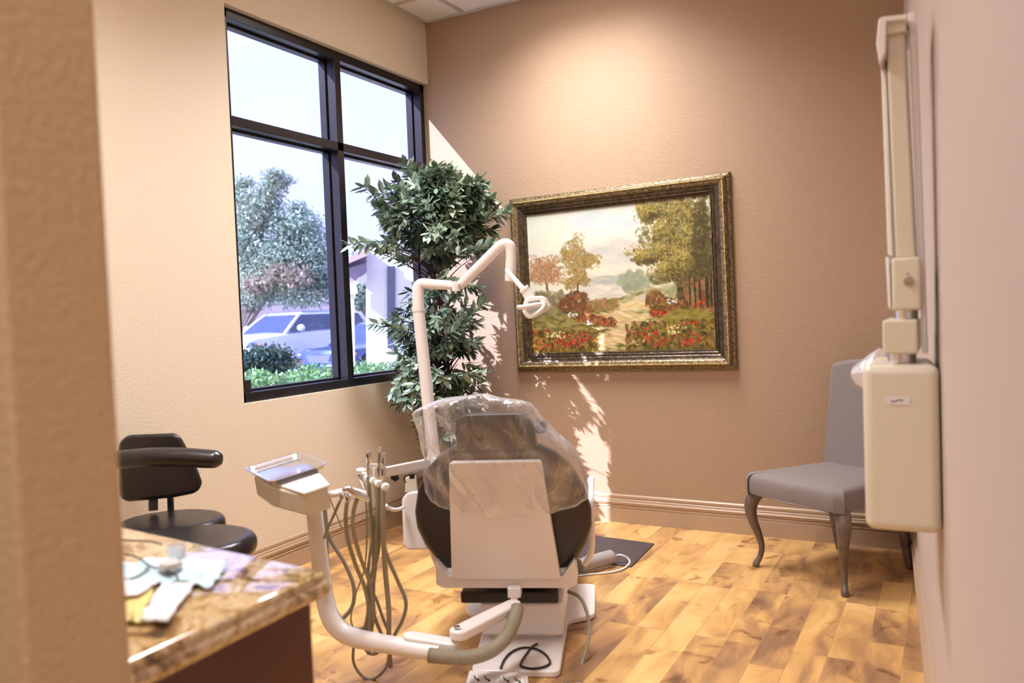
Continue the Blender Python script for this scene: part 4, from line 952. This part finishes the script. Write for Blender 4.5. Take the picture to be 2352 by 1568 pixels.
part('knob', MB().lathe([(.001, 0), (.011, 0), (.010, .008), (.001, .009)], kc, (0, -1, 0)).lathe([(.001, 0), (.0025, 0), (.002, .002), (.001, .002)], kc+Vector((-.002, 0, .017)), (0, -1, 0)), mat('aged_steel', (170, 160, 145), .35, metal=.6), xr)
a = hit(2038, 120, 1, 2.13); b = hit(2104, 590, 1, 2.13); a2 = hit(2085, 120, 1, 2.13); b2 = hit(2058, 590, 1, 2.13)
def column(pl0, pr0, pl1, pr1, y0, y1, m, name, bev):
    A0, A1, B0, B1 = hit(*pl0, 1, y0), hit(*pr0, 1, y0), hit(*pl1, 1, y0), hit(*pr1, 1, y0)
    sh = Vector((0, y1-y0, 0))
    return part(name, MB().loft([[B0, B1, B1+sh, B0+sh], [A0, A1, A1+sh, A0+sh]], smooth=False), m, xr, bevel=bev)
column((2034, 60), (2076, 52), (2058, 592), (2104, 592), 2.14, 2.27, M['cream_plastic'], 'folded_arm', .006)
column((2022, 120), (2034, 118), (2039, 585), (2051, 590), 2.18, 2.26, M['plastic_w'], 'arm_rail', .003)
column((2034, 590), (2043, 590), (2040, 705), (2047, 712), 2.18, 2.30, M['plastic_w'], 'side_cover', .003)
column((2086, 30), (2104, 25), (2118, 810), (2131, 812), 2.16, 2.20, M['plastic'], 'wall_conduit', .003)
cap = [(2012, 100), (2018, 44), (2024, 38), (2085, 31), (2085, 44), (2036, 48), (2034, 120), (2020, 148)]
part('elbow_cover', MB().loft([[hit(x, y, 1, 2.11) for x, y in cap], [hit(x, y, 1, 2.11)+Vector((0, .20, 0)) for x, y in cap]], smooth=False), M['plastic'], xr, bevel=.003)
part('elbow_cover', MB().loft([[hit(x, y, 1, 2.125) for x, y in [(2034, 46), (2080, 40), (2082, 70), (2036, 80)]], [hit(x, y, 1, 2.125)+Vector((0, .17, 0)) for x, y in [(2034, 46), (2080, 40), (2082, 70), (2036, 80)]]], smooth=False), M['cream_plastic'], xr, bevel=.003)
# bagged tube head behind the control box
bgp = [(1948, 858), (1955, 845), (1975, 830), (1995, 815), (2012, 806), (2030, 816), (2035, 840), (2015, 890), (1985, 905), (1960, 890), (1950, 872)]
mbp = MB()
for k_ in range(1): 
    rgs = []
    for j, (dy, s_) in enumerate([(0, .3), (.02, .8), (.06, 1), (.12, 1), (.17, .8), (.19, .3)]):
        cxp, cyp = 1992, 856
        rgs.append([hit(cxp+(x-cxp)*s_, cyp+(y-cyp)*s_, 1, 2.44)+Vector((mnoise.noise(Vector((x*.2, y*.2, j)))*.006, dy, mnoise.noise(Vector((y*.2, x*.2, j+7)))*.006)) for x, y in bgp])
    mbp.loft(rgs, True, True, True)
bt = single('plastic_bag', mbp, M['film2'], 'crumpled white plastic bag poking out behind the top of the cream x-ray box', 'plastic bag', sharp=25)

# ------------------------------------------------------------------ grey parsons chair
gx = Vector((.462, -.286, 0)).normalized(); gy = Vector((.286, .462, 0)).normalized()
GO = Vector((-.662, 4.028, 0))
GM = Matrix((gx, gy, Vector((0, 0, 1)))).transposed().to_4x4(); GM.translation = GO
gc = thing('dining_chair', 'grey upholstered high-back chair with curved wooden legs in the right corner', 'chair', GO+gy*.25)
sw = .285
so = [(-sw, -.05), (-sw+.02, -.065), (0, -.08), (sw-.02, -.065), (sw, -.05), (.225, .50), (-.225, .50)]
sp_ = rpoly(so, .035, 5)
def sring(z, k): return [Vector((x*(1-k*3.4), .21+(y-.21)*(1-k*3.4), z)) for x, y in sp_]
part('seat', MB(GM).loft([sring(.385, 0), sring(.40, -.002), sring(.44, -.003), sring(.462, -.001), sring(.475, .004), sring(.484, .012), sring(.490, .028), sring(.496, .06), sring(.500, .12), sring(.502, .2), sring(.503, .285)], True, True, True), M['greyfab'], gc, sharp=75)
part('seat_piping', MB(GM).tube([Vector((x, y, .388)) for x, y in rpoly([(-sw-.001, -.052), (0, -.084), (sw+.001, -.052), (.227, .50), (-.227, .50)], .02, 3)+[(-sw, -.03)]], .004, 6), M['greyfab'], gc)
bo = [(-.215, .42), (-.20, .99), (-.19, 1.015), (-.1, 1.035), (0, 1.04), (.1, 1.035), (.19, 1.015), (.20, .99), (.215, .42)]
def bkp(u, z, o_): return Vector((u, 0.42+(z-.42)*.12+o_, z))
part('backrest', MB(GM).loft([[bkp(u, z, 0) for u, z in bo], [bkp(u, z, .075) for u, z in bo]], smooth=False), M['greyfab'], gc, bevel=.022, seg=4, sharp=60)
for s_ in (-1, 1):
    cx_ = s_*.262
    part('leg', MB(GM).tube([(cx_-s_*.03, .0, .40), (cx_-s_*.0, -.018, .37), (cx_+s_*.018, -.035, .31), (cx_+s_*.010, -.030, .24), (cx_-s_*.008, -.008, .16), (cx_-s_*.015, .002, .10), (cx_-s_*.008, -.006, .05), (cx_+s_*.004, -.02, .018), (cx_+s_*.004, -.022, .0)],
                             [.036, .036, .032, .025, .018, .015, .014, .018, .016], 14, 4), M['greywood'], gc)
    part('leg', MB(GM).loft([[Vector((s_*.205+a_*.5, .52+b__*.5+.03, z)) for a_, b__ in ((-.036, -.036), (.036, -.036), (.036, .036), (-.036, .036))] if z == 0 else [Vector((s_*.20+a_*.5, .46+b__*.5, z)) for a_, b__ in ((-.05, -.05), (.05, -.05), (.05, .05), (-.05, .05))] for z in (0, .40)], smooth=False), M['greywood'], gc, bevel=.004)

# ------------------------------------------------------------------ outside
GZ = -.25
struct('ground', MB().box((-70, -30, GZ-.2), (-3.5, 70, GZ)), M['asphalt'])
def leafcloud(n, sampler, ln, seed, simple=True, wr=.5):
    r = np.random.default_rng(seed); P = sampler(n, r); D = r.normal(size=(n, 3)); D[:, 2] -= .2; Nn = r.normal(size=(n, 3))+np.array([0, 0, 1.2])
    L_ = r.uniform(.7, 1.3, n)*ln; return leaves(P, D, Nn, L_, L_*wr, r.uniform(0, 1, n), simple=simple)
def blob_sampler(blobs):
    bl = np.array(blobs); w = (bl[:, 3]*bl[:, 4]*bl[:, 5])**.7; w = w/w.sum()
    def f(n, r):
        k = r.choice(len(bl), n, p=w); d = r.normal(size=(n, 3)); d /= np.linalg.norm(d, axis=1)[:, None]
        q = r.uniform(0, 1, n)**.6*r.uniform(.8, 1.25, n); return bl[k, :3]+d*bl[k, 3:6]*q[:, None]
    return f
def Bl(px, py, d, rpx, rpy=None, rd=None):
    p = A(px, py, d); rx = rpx/FPX*d; ry = (rpy or rpx)/FPX*d; return (p.x, p.y, p.z, rx, rd or rx, ry)
hx = Vector((A(600, 850, 9) - A(900, 850, 9))).normalized()
# hedge: a long clipped row (counted as one plant mass)
r_ = np.random.default_rng(3)
def hedge_s(n, r):
    a = A(560, 852, 8.2); b = A(1010, 860, 9.4); a.z = b.z = 0; a = np.array(a); b = np.array(b)
    t = r.uniform(-.12, 1.0, n)[:, None]; d = (b-a)/np.linalg.norm(b-a); nn = np.array([-d[1], d[0], 0])
    P = a+(b-a)*t+nn*r.uniform(-.5, .5, (n, 1)); top = .76+.05*np.sin(t[:, 0]*23)+r.normal(0, .025, n)
    P[:, 2] = top-r.uniform(0, 1, n)**1.7*.95; return P
o = leaf_finish(leafcloud(26000, hedge_s, .062, 21), 'hedge', M['leaf_hedge'], Vector(A(780, 900, 9)), None); tag(o, 'long light green clipped hedge outside below the window', 'hedge')
o = leaf_finish(leafcloud(9000, blob_sampler([Bl(600, 830, 12.5, 52, 38, .6), Bl(560, 840, 12.5, 30, 30, .4), Bl(640, 840, 12.5, 26, 28, .4), Bl(620, 815, 12.5, 30, 20, .4), Bl(600, 900, 12.5, 40, 75, .4)]), .07, 22), 'bush', M['leaf_bush'], Vector(A(600, 860, 12.5)), None); tag(o, 'dark green rounded bush outside behind the hedge', 'bush')
single('planter_wall', MB().loft([[A(x, y, 14.2) for x, y in [(560, 850), (695, 846), (695, 824), (560, 828)]], [A(x, y, 14.5) for x, y in [(560, 850), (695, 846), (695, 824), (560, 828)]]], smooth=False), M['wall_brown'], 'low brown garden wall outside between the bush and the parked cars', 'wall')
# trees
def tree(label, px, d, blobs, n, seed, ln, base_px, m='leaf_tree', extra=None):
    b = A(base_px, 800, d); b.z = GZ; t = thing('tree', label, 'tree', b, 'trees outside the window')
    tops = [Vector(q[:3]) for q in blobs[:7]]
    part('trunk', MB().tube([b, b+Vector((.1, .1, .8)), b+Vector((.0, .3, 1.6)), b+Vector((.3, .5, 2.6))], [.26, .2, .17, .1], 10, 4), M['barkout'], t)
    br = MB()
    for q in tops: br.tube([b+Vector((0, .2, 1.2)), (b+Vector((0, .3, 1.6))).lerp(q, .5)+Vector((0, 0, .2)), q], [.12, .07, .03], 8, 4)
    part('branches', br, M['barkout'], t)
    leaf_finish(leafcloud(n, blob_sampler(blobs), ln, seed), 'foliage', M[m], LOC[t], t)
    return t
B1 = [Bl(590, 480, 27, 62, 50), Bl(625, 430, 27, 34, 40), Bl(680, 520, 27, 66, 44), Bl(560, 560, 27, 60, 60), Bl(640, 600, 27, 80, 60), Bl(720, 590, 27, 60, 70), Bl(590, 660, 27, 66, 46), Bl(690, 670, 27, 70, 38),
      Bl(630, 400, 27, 26, 16), Bl(685, 478, 27, 24, 14), Bl(545, 450, 27, 26, 30), Bl(740, 650, 27, 40, 50), Bl(560, 420, 27, 26, 16), Bl(655, 415, 27, 22, 12)]
t = tree('large pale green olive-like tree outside above the white car', 640, 27, B1, 40000, 31, .125, 545)
dr = leafcloud(2400, blob_sampler([Bl(590, 655, 26, 34, 20), Bl(675, 635, 26, 40, 24), Bl(640, 625, 26, 30, 20)]), .17, 33); leaf_finish(dr, 'dry_foliage', M['leaf_dry'], LOC[t], t)['label'] = 'patch of dry brown leaves'
tree('green tree seen through the portico beside the column', 825, 34, [Bl(825, 670, 34, 40, 30), Bl(815, 610, 34, 30, 26), Bl(850, 650, 34, 40, 40), Bl(800, 640, 34, 30, 40)], 6000, 35, .22, 822)
# far walls
def wallA(name, px, d, th, m, label, cat='wall'):
    return single(name, MB().loft([[A(x, y, d) for x, y in px], [A(x, y, d+th) for x, y in px]], smooth=False), m, label, cat)
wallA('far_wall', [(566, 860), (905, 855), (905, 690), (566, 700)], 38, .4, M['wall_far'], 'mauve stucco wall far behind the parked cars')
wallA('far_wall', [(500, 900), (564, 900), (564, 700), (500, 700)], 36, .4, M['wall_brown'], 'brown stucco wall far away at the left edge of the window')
# neighbouring building with a portico
bd = thing('building', 'neighbouring white stucco building with a columned portico outside the right window pane', 'building', (-9.2, 12.2, GZ))
def bp_(name, px, d, th, m): return part(name, MB().loft([[A(x, y, d) for x, y in px], [A(x, y, d+th) for x, y in px]], smooth=False), m, bd)
bp_('wall', [(842, 905), (1400, 905), (1400, 380), (900, 548), (840, 577)], 16.0, .5, M['stucco_out'])
w_ = bp_('window', [(890, 800), (908, 800), (908, 610), (889, 612)], 15.93, .05, M['carglass'])
bp_('column', [(799, 900), (816, 900), (813, 672), (800, 672)], 15.4, .12, M['stucco_out'])
bp_('capital', [(794, 676), (822, 674), (818, 650), (796, 652)], 15.3, .3, M['stucco_out'])
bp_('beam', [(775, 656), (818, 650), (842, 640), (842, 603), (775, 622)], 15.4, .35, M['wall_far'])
bp_('arch', [(813, 652), (842, 650), (842, 625), (834, 632), (822, 638)], 15.35, .4, M['stucco_out'])
bp_('roof', [(775, 616), (846, 586), (848, 576), (840, 572), (775, 602)], 15.0, 1.6, M['rooftile'])
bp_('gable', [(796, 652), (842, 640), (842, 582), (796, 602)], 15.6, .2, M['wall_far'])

# parked cars ----------------------------------------------------------
def car(label, o, deg, Lc, Wc, Hc, kind, mp, suv):
    """car pointing along local -x, resting on z=0; o = centre"""
    T_ = Matrix.Translation(o) @ Matrix.Rotation(math.radians(deg), 4, 'Z')
    t = thing('car', label, 'car', o, 'cars parked outside')
    hl = Lc/2; hw = Wc/2
    belt = Hc*(.71 if suv else .67); hood = Hc*(.665 if suv else .61); sill = Hc*.17
    # stations: x, z top of lower body, halfwidth
    st = [(-hl, hood*.80, hw*.72), (-hl+.06, hood*.90, hw*.84), (-hl+.25, hood*.96, hw*.93), (-hl+.9, hood, hw*.98), (-hl+Lc*.27, hood*1.03, hw), (0, belt, hw), (hl-.9, belt*1.02, hw), (hl-.2, belt*1.0, hw*.95), (hl, belt*.9, hw*.86)]
    rings = []
    for x, z, w in st:
        s2 = sill if abs(x) < hl-.3 else sill*1.35
        rings.append([Vector((x, -w*.92, s2)), Vector((x, -w, s2+.12)), Vector((x, -w, z*.72)), Vector((x, -w*.96, z-.04)), Vector((x, -w*.80, z)), Vector((x, 0, z+.03)), Vector((x, w*.80, z)), Vector((x, w*.96, z-.04)), Vector((x, w, z*.72)), Vector((x, w, s2+.12)), Vector((x, w*.92, s2))])
    part('body', MB(T_).loft(rings, True, True, True), M[mp], t, sharp=30)
    # greenhouse
    xf = -hl+Lc*.25; xr1 = -hl+Lc*(.42 if suv else .44); xe = hl-Lc*(.07 if suv else .26); xe2 = hl-Lc*(.02 if suv else .10)
    zr = Hc
    gh_ = MB(T_).loft([[Vector((x, y, z)) for x, y, z in ((xf, -hw*.86, hood*1.0), (xf, hw*.86, hood*1.0), (xe2, hw*.84, belt), (xe2, -hw*.84, belt))], [Vector((x, y, z)) for x, y, z in ((xr1-.05, -hw*.68, zr-.06), (xr1-.05, hw*.68, zr-.06), (xe, hw*.66, zr-.06), (xe, -hw*.66, zr-.06))]], smooth=False)
    part('windows', gh_, M['carglass'], t)
    part('roof', MB(T_).loft([[Vector((x, y, z)) for x, y, z in ((xr1-.09, -hw*.71, zr-.08), (xr1-.09, hw*.71, zr-.08), (xe+.04, hw*.69, zr-.08), (xe+.04, -hw*.69, zr-.08))], [Vector((x, y, z)) for x, y, z in ((xr1+.1, -hw*.6, zr), (xr1+.1, hw*.6, zr), (xe-.05, hw*.58, zr), (xe-.05, -hw*.58, zr))]], smooth=False), M[mp], t, bevel=.03)
    for s_ in (-1, 1):
        part('pillar', MB(T_).tube([(xf+.02, s_*hw*.87, hood), ((xf+xr1)/2, s_*hw*.79, (hood+zr)/2), (xr1-.04, s_*hw*.69, zr-.06)], .045, 8), M[mp], t)
        part('pillar', MB(T_).tube([(xe2-.05, s_*hw*.85, belt), (xe-.02, s_*hw*.67, zr-.06)], .07, 8), M[mp], t)
        xm = (xr1+xe)/2+.05
        part('pillar', MB(T_).tube([(xm, s_*hw*.865, belt), (xm, s_*hw*.68, zr-.06)], .03, 8), M['dark'], t)
        part('mirror', MB(T_).ell((xf+.45, s_*(hw+.10), belt+.08), (.10, .13, .10)), M[mp], t)
        part('headlight', MB(T_).ell((-hl+.20, s_*hw*.78, hood*.80), (.20, .17, .09)), M['rim'], t)
        part('indicator', MB(T_).ell((-hl+.34, s_*hw*.87, hood*.80), (.12, .12, .06)), M['lampd'], t)
        for xw in (-hl+Lc*.19, hl-Lc*.2):
            wr = .37 if suv else .33
            wh = part('wheel', MB(T_).lathe([(.001, -.11), (wr-.05, -.11), (wr, -.08), (wr, .08), (wr-.05, .11), (.001, .11)], (xw, s_*(hw-.10), wr), (0, s_, 0), 28), M['tyre'], t)
            finish(MB(T_).lathe([(.001, .125), (.05, .13), (wr-.14, .118), (wr-.11, .10), (.001, .10)], (xw, s_*(hw-.10), wr), (0, s_, 0), 20), 'rim', M['rim'], LOC[t], wh)
            part('wheel_arch', MB(T_).lathe([(.001, .0), (wr+.07, .0), (wr+.07, .116), (.001, .116)], (xw, s_*(hw-.12), wr+.02), (0, s_, 0), 28), M['dark'], t)
        part('roof_rail', MB(T_).tube([(xr1+.1, s_*hw*.6, zr+.01), (xe-.1, s_*hw*.58, zr+.03)], .02, 6), M['rim'], t) if suv else None
    g_ = MB(T_)
    part('grille', MB(T_).loft([[Vector((-hl-.015, y, z)) for y, z in ((-.42, hood*.80), (.42, hood*.80), (.30, hood*.50), (-.30, hood*.50))], [Vector((-hl+.1, y, z)) for y, z in ((-.42, hood*.80), (.42, hood*.80), (.30, hood*.50), (-.30, hood*.50))]], smooth=False), M['rim'], t)
    part('bumper', MB(T_).tube([(-hl+.25, -hw*.9, sill+.18), (-hl+.0, -hw*.6, sill+.17), (-hl-.05, 0, sill+.17), (-hl+.0, hw*.6, sill+.17), (-hl+.25, hw*.9, sill+.18)], .15, 10, 4), M[mp], t)
    return t
def ground_at(px, d): p = A(px, 800, d); p.z = GZ; return p
# heading: local -x is the nose
ps = A(655, 765, 22.3); car('white SUV parked outside beyond the bush', Vector((ps.x-.86, ps.y+1.25, GZ)), 88, 5.0, 2.0, 1.84, 'suv', 'carw', True)
pc = A(815, 800, 19.2); car('dark blue car parked outside nearer than the white SUV', Vector((pc.x-.95, pc.y+2.25, GZ)), 86, 4.6, 1.84, 1.48, 'sedan', 'carb', False)

# ------------------------------------------------------------------ light
w = bpy.data.worlds.new('sky'); bpy.context.scene.world = w; w.use_nodes = True
nt = w.node_tree; bg_ = nt.nodes['Background']
tc = N(nt, 'ShaderNodeTexCoord'); sp = N(nt, 'ShaderNodeSeparateXYZ'); rp = ramp(nt, [(.0, (188, 192, 237)), (.35, (186, 192, 242)), (.7, (170, 190, 252)), (1, (160, 186, 255))])
nt.links.new(tc.outputs['Generated'], sp.inputs[0]); nt.links.new(sp.outputs['Z'], rp.inputs['Fac']); nt.links.new(rp.outputs['Color'], bg_.inputs['Color'])
bg_.inputs['Strength'].default_value = 2.45
sun = bpy.data.lights.new('sun', 'SUN'); so_ = bpy.data.objects.new('sun', sun); C.objects.link(so_)
sun.energy = 17; sun.angle = math.radians(.6); sun.color = (.93, .92, 1.0)
so_.rotation_euler = Vector((1, 1.22, -1.19)).to_track_quat('-Z', 'Y').to_euler()
def area(name, loc, sx, sy, e, col=(.99, .97, 1.0), rot=(0, 0, 0)):
    l = bpy.data.lights.new(name, 'AREA'); l.shape = 'RECTANGLE'; l.size = sx; l.size_y = sy; l.energy = e; l.color = col; l.spread = 2.35
    o = bpy.data.objects.new(name, l); C.objects.link(o); o.location = loc; o.rotation_euler = rot; return o
area('troffer_light', (-1.945, 3.72, CZ+.15), 0.57, 1.18, 80)
area('troffer_light', (-1.945, 1.28, CZ+.15), 0.57, 1.18, 55)
area('hall_fill', (-.5, -.5, CZ-.03), 1.0, .6, 30)  # added fill lamp behind the camera, no fixture; brightens the chair back
